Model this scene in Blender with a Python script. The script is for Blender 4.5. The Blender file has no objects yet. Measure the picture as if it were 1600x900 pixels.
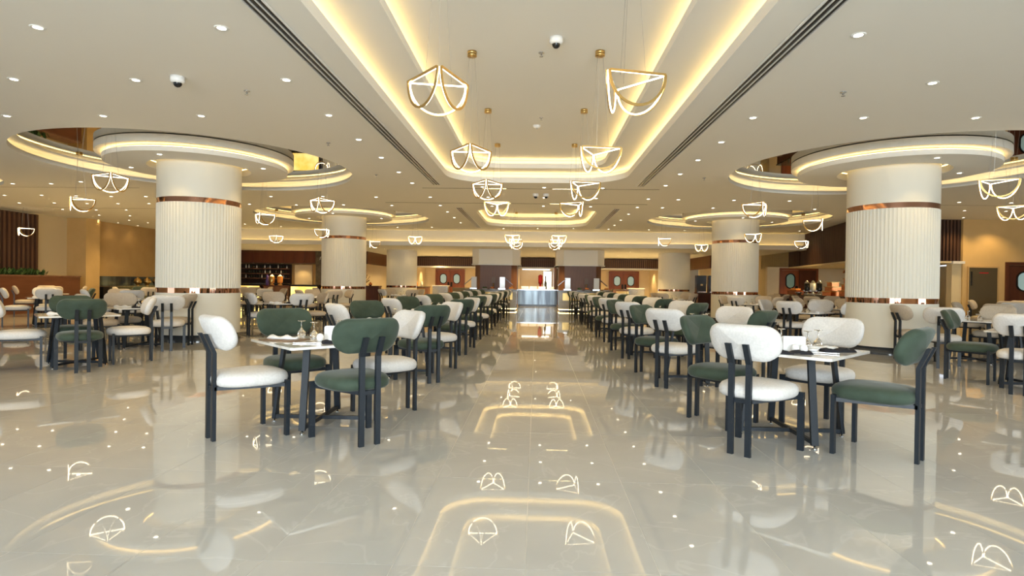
import bpy, math, random
from mathutils import Vector, Matrix
from mathutils.geometry import tessellate_polygon
random.seed(7)
S = bpy.context.scene
C = S.collection
PI = math.pi

# ------------------------------------------------------------------ camera
def make_camera():
    F = 910.0
    yaw, pitch, roll = math.radians(2.39), math.radians(-0.41), math.radians(0.8)
    fwd = Vector((-math.sin(yaw)*math.cos(pitch), math.cos(yaw)*math.cos(pitch), math.sin(pitch)))
    r0 = Vector((math.cos(yaw), math.sin(yaw), 0)); u0 = r0.cross(fwd)
    right = math.cos(roll)*r0 + math.sin(roll)*u0
    up = -math.sin(roll)*r0 + math.cos(roll)*u0
    cam = bpy.data.cameras.new('camera'); cam.sensor_width = 36; cam.lens = F/1600*36
    cam.clip_start = 0.05; cam.clip_end = 200
    o = bpy.data.objects.new('camera', cam); C.objects.link(o)
    b = -fwd
    o.matrix_world = Matrix(((right.x, up.x, b.x, 0), (right.y, up.y, b.y, 0), (right.z, up.z, b.z, 1.2), (0, 0, 0, 1)))
    S.camera = o
make_camera()

# ------------------------------------------------------------------ world, exposure, large lights
S.view_settings.view_transform = 'Standard'; S.view_settings.look = 'None'
S.view_settings.gamma = 1; S.view_settings.use_curve_mapping = False
S.view_settings.exposure = 0.0
W = bpy.data.worlds.new('world'); S.world = W; W.use_nodes = True
W.node_tree.nodes['Background'].inputs[0].default_value = (0.75, 0.85, 1.0, 1)
W.node_tree.nodes['Background'].inputs[1].default_value = 1.5
WINDOW_POWER = 810
SPOT_POWER = 38
COVE = 12.0
def area_light(name, loc, rot, sx, sy, power, col):
    l = bpy.data.lights.new(name, 'AREA'); l.shape = 'RECTANGLE'; l.size = sx; l.size_y = sy
    l.energy = power; l.color = col
    o = bpy.data.objects.new(name, l); C.objects.link(o); o.location = loc; o.rotation_euler = rot
    return o
# daylight through the windows of the wall behind the camera and the front bay of the side walls
for wx in (-2.5, 2.5):
    area_light('window_daylight', (wx, -7.25, 1.75), (PI/2, 0, 0), 4.2, 2.7, WINDOW_POWER, (0.82, 0.93, 1.0))
area_light('window_daylight', (-17.95, 0.5, 1.75), (PI/2, 0, -PI/2), 8, 2.6, WINDOW_POWER*.15, (0.82, 0.93, 1.0))
area_light('window_daylight', (18.7, 0.5, 1.75), (PI/2, 0, PI/2), 8, 2.6, WINDOW_POWER*.6, (0.82, 0.93, 1.0))

# ------------------------------------------------------------------ materials
def mat(name, col, rough=0.5, metal=0.0, emit=None, es=0.0, noise=None, bump=None, coat=0.0, trans=0.0, ior=1.45, spec=0.5):
    m = bpy.data.materials.new(name); m.use_nodes = True
    nt = m.node_tree; p = nt.nodes['Principled BSDF']
    def lk(a, b): nt.links.new(a, b)
    p.inputs['Base Color'].default_value = (*col, 1); p.inputs['Roughness'].default_value = rough
    p.inputs['Metallic'].default_value = metal; p.inputs['Coat Weight'].default_value = coat
    p.inputs['Coat Roughness'].default_value = 0.05
    p.inputs['Transmission Weight'].default_value = trans; p.inputs['IOR'].default_value = ior
    p.inputs['Specular IOR Level'].default_value = spec
    if emit: p.inputs['Emission Color'].default_value = (*emit, 1); p.inputs['Emission Strength'].default_value = es
    if noise:
        col2, scale, lo, hi = noise[:4]; stretch = noise[4] if len(noise) > 4 else (1, 1, 1)
        tc = nt.nodes.new('ShaderNodeTexCoord'); mp = nt.nodes.new('ShaderNodeMapping'); mp.inputs['Scale'].default_value = stretch
        n = nt.nodes.new('ShaderNodeTexNoise'); n.inputs['Scale'].default_value = scale; n.inputs['Detail'].default_value = 5
        r = nt.nodes.new('ShaderNodeValToRGB')
        r.color_ramp.elements[0].position = lo; r.color_ramp.elements[0].color = (*col, 1)
        r.color_ramp.elements[1].position = hi; r.color_ramp.elements[1].color = (*col2, 1)
        lk(tc.outputs['Object'], mp.inputs[0]); lk(mp.outputs[0], n.inputs['Vector']); lk(n.outputs['Fac'], r.inputs[0])
        lk(r.outputs[0], p.inputs['Base Color'])
        if emit: lk(r.outputs[0], p.inputs['Emission Color'])
    if bump:
        n = nt.nodes.new('ShaderNodeTexNoise'); n.inputs['Scale'].default_value = bump[0]; n.inputs['Detail'].default_value = 3
        tc = nt.nodes.new('ShaderNodeTexCoord'); lk(tc.outputs['Object'], n.inputs['Vector'])
        b = nt.nodes.new('ShaderNodeBump'); b.inputs['Strength'].default_value = bump[1]; b.inputs['Distance'].default_value = bump[2]
        lk(n.outputs['Fac'], b.inputs['Height']); lk(b.outputs[0], p.inputs['Normal'])
    return m

WARM = (1.0, 0.74, 0.30)
M = {}
M['ceiling'] = mat('ceiling_paint', (0.84, 0.81, 0.74), 0.75)
M['column'] = mat('column_plaster', (0.84, 0.80, 0.69), 0.55)
M['hood'] = mat('hood_paint', (0.90, 0.86, 0.78), 0.5)
M['copper'] = mat('copper_mirror', (0.50, 0.26, 0.17), 0.05, 1.0)
M['plinth'] = mat('plinth_stone', (0.05, 0.055, 0.06), 0.12, coat=0.3)
M['mirror'] = mat('tinted_ceiling_mirror', (0.42, 0.40, 0.34), 0.015, 1.0)
M['led_cove'] = mat('cove_led', (1, 0.8, 0.4), 0.5, emit=(1.0, 0.74, 0.32), es=COVE)
M['led_ring'] = mat('ring_led', (1, 0.8, 0.4), 0.5, emit=(1.0, 0.72, 0.30), es=COVE*.55)
M['led_pendant'] = mat('pendant_led', (1, 0.95, 0.85), 0.5, emit=(1.0, 0.86, 0.60), es=7.5)
M['led_soft'] = mat('fascia_led', (1, 0.8, 0.4), 0.5, emit=(1.0, 0.68, 0.22), es=6.5)
M['lamp'] = mat('downlight_lamp', (1, 0.95, 0.85), 0.5, emit=(1.0, 0.88, 0.66), es=14.0)
M['white'] = mat('white_metal', (0.82, 0.80, 0.76), 0.35)
M['brass'] = mat('brass', (0.62, 0.42, 0.16), 0.28, 1.0)
M['wire'] = mat('steel_wire', (0.45, 0.43, 0.40), 0.4, 0.8)
M['black'] = mat('black_gloss', (0.012, 0.012, 0.013), 0.2)
M['steel'] = mat('steel', (0.55, 0.56, 0.58), 0.22, 1.0)
M['frame'] = mat('anthracite_metal', (0.010, 0.015, 0.022), 0.42)
M['fabric_white'] = mat('cream_boucle', (0.72, 0.70, 0.68), 0.95, noise=((0.66, 0.64, 0.62), 60, .4, .6), bump=(700, .15, .001))
M['fabric_beige'] = mat('beige_boucle', (0.60, 0.52, 0.42), 0.95, noise=((0.54, 0.46, 0.37), 60, .4, .6), bump=(700, .15, .001))
M['fabric_green'] = mat('green_velvet', (0.034, 0.053, 0.034), 0.8, noise=((0.048, 0.073, 0.050), 9, .35, .65), bump=(500, .25, .001))
M['fabric_green'].node_tree.nodes['Principled BSDF'].inputs['Sheen Weight'].default_value = 0.2
M['fabric_green'].node_tree.nodes['Principled BSDF'].inputs['Sheen Roughness'].default_value = 0.4
M['marble_top'] = mat('marble_tabletop', (0.86, 0.84, 0.80), 0.08, noise=((0.42, 0.36, 0.30), 3.2, .52, .78), coat=0.4)
M['napkin_white'] = mat('white_linen', (0.85, 0.85, 0.86), 0.9)
M['napkin_black'] = mat('black_linen', (0.015, 0.015, 0.02), 0.9)
M['ceramic'] = mat('white_ceramic', (0.85, 0.85, 0.85), 0.15, coat=0.5)
M['tray'] = mat('wood_tray', (0.20, 0.12, 0.07), 0.4)
M['ochre'] = mat('ochre_wall', (0.64, 0.43, 0.18), 0.7, noise=((0.68, 0.46, 0.20), 1.5, .4, .6))
M['ochre_dark'] = mat('ochre_panel', (0.52, 0.335, 0.14), 0.6, noise=((0.55, 0.36, 0.155), 2.0, .4, .6))
M['beige'] = mat('beige_wall', (0.72, 0.59, 0.36), 0.7)
M['cream'] = mat('cream_panel', (0.80, 0.66, 0.44), 0.6, noise=((0.86, 0.74, 0.54), 1.2, .35, .65))
M['slat'] = mat('dark_walnut', (0.10, 0.045, 0.026), 0.45, noise=((0.15, 0.07, 0.04), 8, .35, .65, (1, 1, .15)))
M['slat_dark'] = mat('espresso_slats', (0.055, 0.024, 0.013), 0.5, noise=((0.085, 0.038, 0.02), 8, .35, .65, (1, 1, .15)))
M['slat_light'] = mat('brown_slats', (0.13, 0.065, 0.038), 0.5)
M['slat_back'] = mat('bulkhead_backing', (0.035, 0.016, 0.010), 0.6)
M['walnut'] = mat('walnut_panel', (0.17, 0.075, 0.045), 0.4, noise=((0.22, 0.105, 0.06), 6, .35, .65, (1, 1, .12)))
M['red_wood'] = mat('mahogany', (0.24, 0.065, 0.022), 0.35, noise=((0.32, 0.095, 0.035), 5, .35, .65, (1, 1, .15)))
M['planter_wood'] = mat('planter_mahogany', (0.12, 0.038, 0.016), 0.4, noise=((0.16, 0.055, 0.024), 5, .35, .65, (1, .2, 1)))
M['dark_wood'] = mat('dark_mahogany', (0.075, 0.020, 0.009), 0.35, noise=((0.11, 0.032, 0.015), 5, .35, .65, (1, 1, .15)))
M['oval'] = mat('door_glass', (0.40, 0.55, 0.56), 0.15, emit=(0.5, 0.78, 0.80), es=0.22)
M['oval_dim'] = mat('green_door_glass', (0.20, 0.30, 0.26), 0.15, emit=(0.3, 0.5, 0.42), es=0.12)
M['dark_stone'] = mat('dark_counter_stone', (0.075, 0.062, 0.045), 0.15, noise=((0.13, 0.11, 0.08), 6, .4, .7), coat=0.3)
M['grey_stone'] = mat('grey_stone', (0.28, 0.27, 0.24), 0.2, noise=((0.36, 0.34, 0.30), 4, .4, .7), coat=0.3)
M['onyx'] = mat('backlit_onyx', (1.0, 0.62, 0.12), 0.2, emit=(1, .6, .1), es=1.6, noise=((1.0, 0.85, 0.35), 1.6, .35, .65))
M['panel_grey'] = mat('metal_cabinet_door', (0.16, 0.13, 0.08), 0.3, 0.6)
M['glass'] = mat('clear_glass', (1, 1, 1), 0.02, trans=1.0, ior=1.45)
M['bluish_glass'] = mat('frosted_front', (0.17, 0.21, 0.24), 0.2, 0.5, noise=((0.05, 0.06, 0.075), 2.6, .4, .6, (1, 1, .1)))
M['leaf'] = mat('leaf_green', (0.035, 0.09, 0.02), 0.6)
M['red'] = mat('red_lacquer', (0.45, 0.015, 0.02), 0.3)
M['amber'] = mat('amber_drink', (0.75, 0.30, 0.06), 0.15, coat=0.5)
M['bottle'] = mat('bottle_glass', (0.03, 0.04, 0.03), 0.08, coat=0.8)
M['bottle_clear'] = mat('pale_bottle_glass', (0.8, 0.8, 0.74), 0.08, coat=0.8)
M['lit'] = mat('kitchen_light_panel', (1, .95, .85), 0.4, emit=(1.0, 0.93, 0.80), es=2.6)
M['copper_ware'] = mat('copper_ware', (0.75, 0.28, 0.11), 0.22, 1.0)

def floor_material(name, c1, c2, vein, rough):
    m = bpy.data.materials.new(name); m.use_nodes = True; nt = m.node_tree; p = nt.nodes['Principled BSDF']
    lk = nt.links.new
    geo = nt.nodes.new('ShaderNodeNewGeometry'); oi = nt.nodes.new('ShaderNodeObjectInfo')
    mul = nt.nodes.new('ShaderNodeVectorMath'); mul.operation = 'SCALE'; mul.inputs[0].default_value = (13, 7, 5)
    lk(oi.outputs['Random'], mul.inputs['Scale'])
    add = nt.nodes.new('ShaderNodeVectorMath'); lk(geo.outputs['Position'], add.inputs[0]); lk(mul.outputs[0], add.inputs[1])
    n = nt.nodes.new('ShaderNodeTexNoise'); n.inputs['Scale'].default_value = 1.6; n.inputs['Detail'].default_value = 6
    n.inputs['Distortion'].default_value = 0.6
    lk(add.outputs[0], n.inputs['Vector'])
    r = nt.nodes.new('ShaderNodeValToRGB'); e = r.color_ramp.elements
    e[0].position = .3; e[0].color = (*c1, 1); e[1].position = .7; e[1].color = (*c2, 1)
    lk(n.outputs['Fac'], r.inputs[0])
    v = nt.nodes.new('ShaderNodeTexNoise'); v.inputs['Scale'].default_value = 1.1; v.inputs['Detail'].default_value = 4; v.inputs['Distortion'].default_value = 1.5
    lk(add.outputs[0], v.inputs['Vector'])
    a = nt.nodes.new('ShaderNodeMath'); a.operation = 'SUBTRACT'; a.inputs[1].default_value = .5; lk(v.outputs['Fac'], a.inputs[0])
    b = nt.nodes.new('ShaderNodeMath'); b.operation = 'ABSOLUTE'; lk(a.outputs[0], b.inputs[0])
    k = nt.nodes.new('ShaderNodeMapRange'); k.inputs[1].default_value = 0; k.inputs[2].default_value = .012; k.inputs[3].default_value = .28; k.inputs[4].default_value = 0
    lk(b.outputs[0], k.inputs[0])
    mx = nt.nodes.new('ShaderNodeMix'); mx.data_type = 'RGBA'; lk(k.outputs[0], mx.inputs[0]); lk(r.outputs[0], mx.inputs[6])
    mx.inputs[7].default_value = (*vein, 1); lk(mx.outputs[2], p.inputs['Base Color'])
    p.inputs['Roughness'].default_value = rough; p.inputs['Specular IOR Level'].default_value = 0.65
    w = nt.nodes.new('ShaderNodeTexNoise'); w.inputs['Scale'].default_value = 2.2; w.inputs['Detail'].default_value = 2
    lk(geo.outputs['Position'], w.inputs['Vector'])
    bp = nt.nodes.new('ShaderNodeBump'); bp.inputs['Strength'].default_value = 0.05; bp.inputs['Distance'].default_value = 0.003
    lk(w.outputs['Fac'], bp.inputs['Height']); lk(bp.outputs[0], p.inputs['Normal'])
    return m
M['tile'] = floor_material('polished_marble_tile', (0.52, 0.51, 0.485), (0.58, 0.57, 0.54), (0.74, 0.73, 0.70), 0.022)
M['grout'] = mat('grout', (0.78, 0.75, 0.68), 0.6)

# ------------------------------------------------------------------ mesh helpers
class MB:
    def __init__(s): s.v = []; s.f = []; s.sm = []
    def add(s, verts, faces, smooth=False):
        n = len(s.v); s.v += [tuple(v) for v in verts]
        s.f += [tuple(i+n for i in f) for f in faces]; s.sm += [smooth]*len(faces); return s
    def box(s, x0, x1, y0, y1, z0, z1):
        v = [(x, y, z) for z in (z0, z1) for y in (y0, y1) for x in (x0, x1)]
        return s.add(v, [(0, 2, 3, 1), (4, 5, 7, 6), (0, 1, 5, 4), (2, 6, 7, 3), (0, 4, 6, 2), (1, 3, 7, 5)])
    def obox(s, c, u, w, hz, z0, z1):
        # box on the floor plan: centre c, half vector u, half vector w
        cx, cy = c
        P = [(cx-u[0]-w[0], cy-u[1]-w[1]), (cx+u[0]-w[0], cy+u[1]-w[1]), (cx+u[0]+w[0], cy+u[1]+w[1]), (cx-u[0]+w[0], cy-u[1]+w[1])]
        v = [(x, y, z0) for x, y in P] + [(x, y, z1) for x, y in P]
        return s.add(v, [(3, 2, 1, 0), (4, 5, 6, 7), (0, 1, 5, 4), (1, 2, 6, 5), (2, 3, 7, 6), (3, 0, 4, 7)])
    def bar(s, a, b, wd, th, side=(0, 0, 1)):
        a = Vector(a); b = Vector(b); d = (b-a).normalized(); sd = Vector(side)
        u = d.cross(sd)
        if u.length < 1e-4: u = d.cross(Vector((1, 0, 0)))
        u.normalize(); w = u.cross(d).normalized()
        v = []
        for p in (a, b):
            for i, j in ((-1, -1), (1, -1), (1, 1), (-1, 1)): v.append(p+u*(i*wd/2)+w*(j*th/2))
        return s.add(v, [(3, 2, 1, 0), (4, 5, 6, 7), (0, 1, 5, 4), (1, 2, 6, 5), (2, 3, 7, 6), (3, 0, 4, 7)])
    def lathe(s, prof, seg=24, c=(0, 0, 0), smooth=True, close=False):
        n = len(prof); v = []
        for i in range(seg):
            a = 2*PI*i/seg; ca, sa = math.cos(a), math.sin(a)
            v += [(c[0]+r*ca, c[1]+r*sa, c[2]+z) for r, z in prof]
        f = []
        m = n if close else n-1
        for i in range(seg):
            j = (i+1) % seg
            for k in range(m):
                k2 = (k+1) % n
                f.append((i*n+k, j*n+k, j*n+k2, i*n+k2))
        return s.add(v, f, smooth)
    def tube(s, path, r, seg=6, closed=False):
        pts = [Vector(p) for p in path]; n = len(pts); v = []
        for i, p in enumerate(pts):
            if closed: d = pts[(i+1) % n]-pts[i-1]
            else: d = pts[min(i+1, n-1)]-pts[max(i-1, 0)]
            d.normalize(); u = d.cross(Vector((0, 0, 1)))
            if u.length < 1e-3: u = d.cross(Vector((1, 0, 0)))
            u.normalize(); w = u.cross(d)
            v += [p+u*(r*math.cos(2*PI*k/seg))+w*(r*math.sin(2*PI*k/seg)) for k in range(seg)]
        f = []
        for i in range(n if closed else n-1):
            j = (i+1) % n
            for k in range(seg): f.append((i*seg+k, j*seg+k, j*seg+(k+1) % seg, i*seg+(k+1) % seg))
        if not closed: f += [tuple(range(seg)), tuple(reversed(range((n-1)*seg, n*seg)))]
        return s.add(v, f, True)
    def prism(s, poly, z0, z1, cap=True):
        n = len(poly); v = [(x, y, z0) for x, y in poly]+[(x, y, z1) for x, y in poly]
        f = [(i, (i+1) % n, n+(i+1) % n, n+i) for i in range(n)]
        if cap: f += [tuple(reversed(range(n))), tuple(range(n, 2*n))]
        return s.add(v, f)
    def mesh(s, name, m):
        me = bpy.data.meshes.new(name); me.from_pydata(s.v, [], s.f)
        me.polygons.foreach_set('use_smooth', s.sm); me.materials.append(m); me.update(); return me
    def obj(s, name, m, parent=None, loc=None, kind=None):
        return link(name, s.mesh(name, m), parent, loc, kind)
def link(name, me, parent=None, loc=None, kind=None):
    o = bpy.data.objects.new(name, me); C.objects.link(o)
    if parent: o.parent = parent
    if loc: o.location = loc
    if kind: o['kind'] = kind
    return o
def thing(name, label, cat, loc=(0, 0, 0), rz=0, group=None):
    o = bpy.data.objects.new(name, None); C.objects.link(o); o.location = loc; o.rotation_euler = (0, 0, rz)
    o.empty_display_size = .1
    return tag(o, label, cat, group)
def tag(o, label, cat, group=None, kind=None):
    o['label'] = label; o['category'] = cat
    if group: o['group'] = group
    if kind: o['kind'] = kind
    return o
def copy_tree(root, parent=None):
    c = root.copy(); C.objects.link(c)
    if parent: c.parent = parent
    for ch in root.children: copy_tree(ch, c)
    return c
def box_thing(name, label, cat, m, b, group=None):
    x0, x1, y0, y1, z0, z1 = b
    cx, cy = (x0+x1)/2, (y0+y1)/2
    o = MB().box(x0-cx, x1-cx, y0-cy, y1-cy, 0, z1-z0).obj(name, M[m], loc=(cx, cy, z0))
    return tag(o, label, cat, group)

HC = 3.456       # main ceiling
HL = 2.80        # lower ceiling over the buffet
YD = 25.0        # where the ceiling drops

# ------------------------------------------------------------------ floor
TX, TY, X0, Y0 = 0.5625, 1.125, -0.03, 2.44
def build_floor():
    base = MB().box(-17.75, 18.5, -7.2, 38.2, -0.15, -0.0012).obj('floor', M['grout'], kind='structure')
    g = 0.0012
    me = MB().add([(g, g, -.0012), (TX-g, g, -.0012), (TX-g, TY-g, -.0012), (g, TY-g, -.0012), (g, g, 0), (TX-g, g, 0), (TX-g, TY-g, 0), (g, TY-g, 0)],
                  [(4, 5, 6, 7), (0, 1, 5, 4), (1, 2, 6, 5), (2, 3, 7, 6), (3, 0, 4, 7)]).mesh('tile', M['tile'])
    cells = []
    for i in range(-32, 34):
        for j in range(-9, 32):
            x, y = X0+i*TX, Y0+j*TY
            if x < -17.8 or x+TX > 18.6 or y+TY > 38.2: continue
            cx, cy = x+TX/2, y+TY/2
            vis = cy > 1.9 and abs(cx) < 0.93*cy+.6
            cells.append((cy*cy + .15*cx*cx if vis else 1e9, x, y))
    cells.sort()
    for k, (d, x, y) in enumerate(cells[:300]):
        link('tile', me, base, (x, y, 0))
    rest = MB()
    for d, x, y in cells[300:]:
        rest.add([(x+g, y+g, 0), (x+TX-g, y+g, 0), (x+TX-g, y+TY-g, 0), (x+g, y+TY-g, 0)], [(0, 1, 2, 3)])
    rest.obj('tile_field', M['tile'], base, kind='stuff')
build_floor()

# ------------------------------------------------------------------ ceiling with trays and rings
def rrect(x0, x1, y0, y1, r, n=10):
    P = []
    for cx, cy, a0 in ((x1-r, y1-r, 0), (x0+r, y1-r, PI/2), (x0+r, y0+r, PI), (x1-r, y0+r, 1.5*PI)):
        for k in range(n+1):
            a = a0+PI/2*k/n; P.append((cx+r*math.cos(a), cy+r*math.sin(a)))
    return P
def circ(cx, cy, r, n=96): return [(cx+r*math.cos(2*PI*k/n), cy+r*math.sin(2*PI*k/n)) for k in range(n)]
def plate(outer, holes, z, mb=None):
    mb = mb or MB()
    loops = [[Vector((x, y, 0)) for x, y in outer]]+[[Vector((x, y, 0)) for x, y in h] for h in holes]
    tri = tessellate_polygon(loops); flat = [p for l in loops for p in l]
    return mb.add([(p.x, p.y, z) for p in flat], [tuple(t) for t in tri])
COLS = [(-6.76, 11.42), (6.76, 11.42), (-6.76, 20.2), (6.76, 20.2)]
RINGS = COLS+[(-14.9, 11.42)]
RR = 2.94
TRAYS = [(-1.93, 1.87, -1.5, 13.0), (-1.93, 1.87, 17.5, 23.0)]
def build_ceiling():
    holes = [rrect(a, b, c, d, .95) for a, b, c, d in TRAYS]+[circ(x, y, RR) for x, y in RINGS]
    mb = plate([(-17.75, -7.2), (18.5, -7.2), (18.5, YD), (-17.75, YD)], holes, HC)
    mb.obj('ceiling', M['ceiling'], kind='structure')
    # slab above everything
    MB().box(-17.75, 18.5, -7.2, 38.2, 4.25, 4.4).obj('ceiling_slab', M['ceiling'], kind='structure')
    n = 0
    for a, b, c, d in TRAYS:
        n += 1
        mb = MB()
        t1, o = .12, .30
        # lip, ledge, outer wall of first cove
        mb.prism(rrect(a, b, c, d, .95), HC, HC+t1, cap=False)
        plate(rrect(a-o, b+o, c-o, d+o, 1.25), [rrect(a, b, c, d, .95)], HC+t1, mb)
        mb.prism(rrect(a-o, b+o, c-o, d+o, 1.25), HC+t1, HC+.24, cap=False)
        i1, i2 = .50, .42
        inn = (a+i1, b-i1, c+i2, d-i2)
        z2 = HC+.24
        plate(rrect(a-o, b+o, c-o, d+o, 1.25), [rrect(*inn, .7)], z2, mb)
        mb.prism(rrect(*inn, .7), z2, z2+.10, cap=False)
        out2 = (inn[0]-o, inn[1]+o, inn[2]-o, inn[3]+o)
        plate(rrect(*out2, 1.0), [rrect(*inn, .7)], z2+.10, mb)
        mb.prism(rrect(*out2, 1.0), z2+.10, z2+.22, cap=False)
        plate(rrect(*out2, 1.0), [], z2+.22, mb)
        tr = mb.obj('trim_%d' % n, M['ceiling'], kind='structure')
        for q, (box, r, z) in enumerate((((a, b, c, d), .95, HC+t1), (inn, .7, z2+.10))):
            e0, e1 = .10, .135
            l1 = rrect(box[0]-e0, box[1]+e0, box[2]-e0, box[3]+e0, r+e0); l2 = rrect(box[0]-e1, box[1]+e1, box[2]-e1, box[3]+e1, r+e1)
            k = len(l1)
            MB().add([(x, y, z+.012) for x, y in l1]+[(x, y, z+.012) for x, y in l2], [(i, k+i, k+(i+1) % k, (i+1) % k) for i in range(k)]).obj('cove_light', M['led_cove'], tr)
    for x, y in RINGS:
        n += 1
        ring = MB().lathe([(RR, 0), (RR, .085), (RR+.28, .085), (RR+.28, .235), (RR-.10, .235), (RR-.10, .26)], 96).obj('trim_%d' % n, M['ceiling'], loc=(x, y, HC), kind='structure')
        MB().lathe([(RR+.12, .10), (RR+.16, .10)], 96).obj('cove_light', M['led_ring'], ring)
        MB().lathe([(RR-.10, .235), (0.75, .235)], 96, smooth=False).obj('mirror_panel', M['mirror'], ring)
build_ceiling()

def build_lower_ceiling():
    # stepped fascia with a light cove where the ceiling drops
    mb = MB()
    mb.box(-16.2, 12.0, YD, YD+.02, 3.02, HC)
    mb.box(-16.2, 12.0, YD-.22, YD+.6, HL-.02, HL+.02)
    mb.box(-16.2, 12.0, YD-.24, YD-.20, HL-.02, HL+.16)
    mb.box(-16.2, 12.0, YD+.01, YD+.05, HL+.02, 3.02)
    f = mb.obj('ceiling_drop', M['ceiling'], kind='structure')
    MB().box(-16.15, 11.9, YD-.10, YD-.06, HL+.04, HL+.05).obj('cove_light', M['led_soft'], f)
    MB().box(-16.2, 18.5, YD+.3, 38.2, HL, HL+.04).obj('ceiling_buffet', M['ceiling'], kind='structure')
    MB().box(-17.75, -16.2, YD, 38.2, HC, HC+.04).obj('ceiling_left_strip', M['ceiling'], kind='structure')
    MB().box(-16.22, -16.18, YD, 30.6, HL, HC).obj('ceiling_drop_side', M['ceiling'], kind='structure')
build_lower_ceiling()

def strip(name, b, m='ceiling'):
    return MB().box(*b).obj(name, M[m], kind='structure')
# linear slots across the ceiling
n_trim = [20]
def next_trim():
    n_trim[0] += 1; return 'trim_%d' % n_trim[0]
for y, xa, xb in ((13.8, -2.75, 2.85), (16.35, -4.3, 3.05)):
    o = MB().box(xa, xb, y-.012, y+.012, HC-.004, HC+.001).obj(next_trim(), M['slat_back'], kind='structure')
    MB().box(-1.3, -.75, y-.008, y+.008, HC-.006, HC-.003).obj('slot_light', M['led_cove'], o)
    MB().box(.35, .95, y-.008, y+.008, HC-.006, HC-.003).obj('slot_light', M['led_cove'], o)
for k, (y, xa, xb) in enumerate(((14.1, -17.5, -9.9), (18.2, -17.5, -9.9), (16.0, 9.8, 18.3))):
    MB().box(xa, xb, y-.008, y+.008, HC-.003, HC+.001).obj(next_trim(), M['slat'], kind='structure')

def slot_vent(x, ya, yb, label):
    t = thing('slot_diffuser', label, 'air vent', (x, (ya+yb)/2, HC-.014), 0, 'long ceiling slot diffusers')
    h = (yb-ya)/2
    MB().box(-.075, .075, -h, h, .006, .012).obj('backing', M['black'], t)
    for dx in (-.085, -.03, .03, .085):
        wd = .010 if abs(dx) < .05 else .014
        MB().box(dx-wd/2, dx+wd/2, -h, h, -.006, .011).obj('blade', M['white'], t)
slot_vent(-2.31, -1.5, 13.3, 'long dark linear slot diffuser left of the large centre ceiling tray')
slot_vent(2.31, -1.5, 13.3, 'long dark linear slot diffuser right of the large centre ceiling tray')
slot_vent(-2.35, 17.4, 23.4, 'short dark linear slot diffuser left of the small rear ceiling tray')
slot_vent(2.35, 17.4, 23.4, 'short dark linear slot diffuser right of the small rear ceiling tray')

# ------------------------------------------------------------------ columns
def build_column(x, y, label, r=.755, top=3.69, canopy=True):
    t = thing('column', label, 'column', (x, y, 0), 0)
    MB().lathe([(r-.03, 0), (r-.03, .14), (0, .14)], 72).obj('plinth', M['plinth'], t)
    MB().lathe([(r, .14), (r, .94)], 72).obj('lower_shaft', M['column'], t)
    MB().lathe([(r-.005, .94), (r-.005, 1.035)], 72).obj('lower_band', M['copper'], t)
    if top > 3: MB().lathe([(r-.005, 2.665), (r-.005, 2.76)], 72).obj('upper_band', M['copper'], t)
    n = 76; prof = []
    for i in range(n):
        for k in range(5):
            a = 2*PI*(i+k/5.0)/n; rr = r+.002-.011*(0, .75, 1, 1, .75)[k]*(0 if k == 0 else 1)
            prof.append((rr*math.cos(a), rr*math.sin(a)))
    m = len(prof); mb = MB()
    mb.add([(px, py, 1.035) for px, py in prof]+[(px, py, 2.665) for px, py in prof], [(i, (i+1) % m, m+(i+1) % m, m+i) for i in range(m)])
    mb.obj('fluted_shaft', M['column'], t)
    MB().lathe([(r, 2.76 if top > 3 else 2.665), (r, top)], 72).obj('upper_shaft', M['column'], t)
    return t
def build_canopy(x, y, label):
    t = thing('ceiling_canopy', label, 'ceiling canopy', (x, y, HC), 0)
    MB().lathe([(1.0, .09), (.93, .09), (.93, -.04), (1.63, -.04), (1.63, .045), (1.53, .045), (1.50, .02)], 96, smooth=False).obj('lower_disc', M['ceiling'], t)
    MB().lathe([(1.44, .02), (1.44, .10), (1.75, .10), (1.75, .225), (.76, .225)], 96, smooth=False).obj('upper_disc', M['ceiling'], t)
    MB().lathe([(.765, .11), (1.44, .11)], 96).obj('inner_soffit', M['ceiling'], t)
    MB().lathe([(1.55, .060), (1.59, .060)], 96).obj('rim_light', M['led_ring'], t)
    MB().lathe([(.95, .095), (.99, .095)], 96).obj('inner_light', M['led_cove'], t)
cn = ['front column on the left of the aisle', 'front column on the right of the aisle', 'second column on the left, before the bar', 'second column on the right of the aisle']
for (x, y), s in zip(COLS, cn):
    build_column(x, y, 'round cream fluted column with copper bands, '+s)
    build_canopy(x, y, 'glowing round ceiling canopy around the '+s)
for x, s in ((-6.76, 'left'), (6.76, 'right')):
    build_column(x, 29.0, 'round cream column with one copper band, far back on the %s' % s, top=HL)

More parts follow.
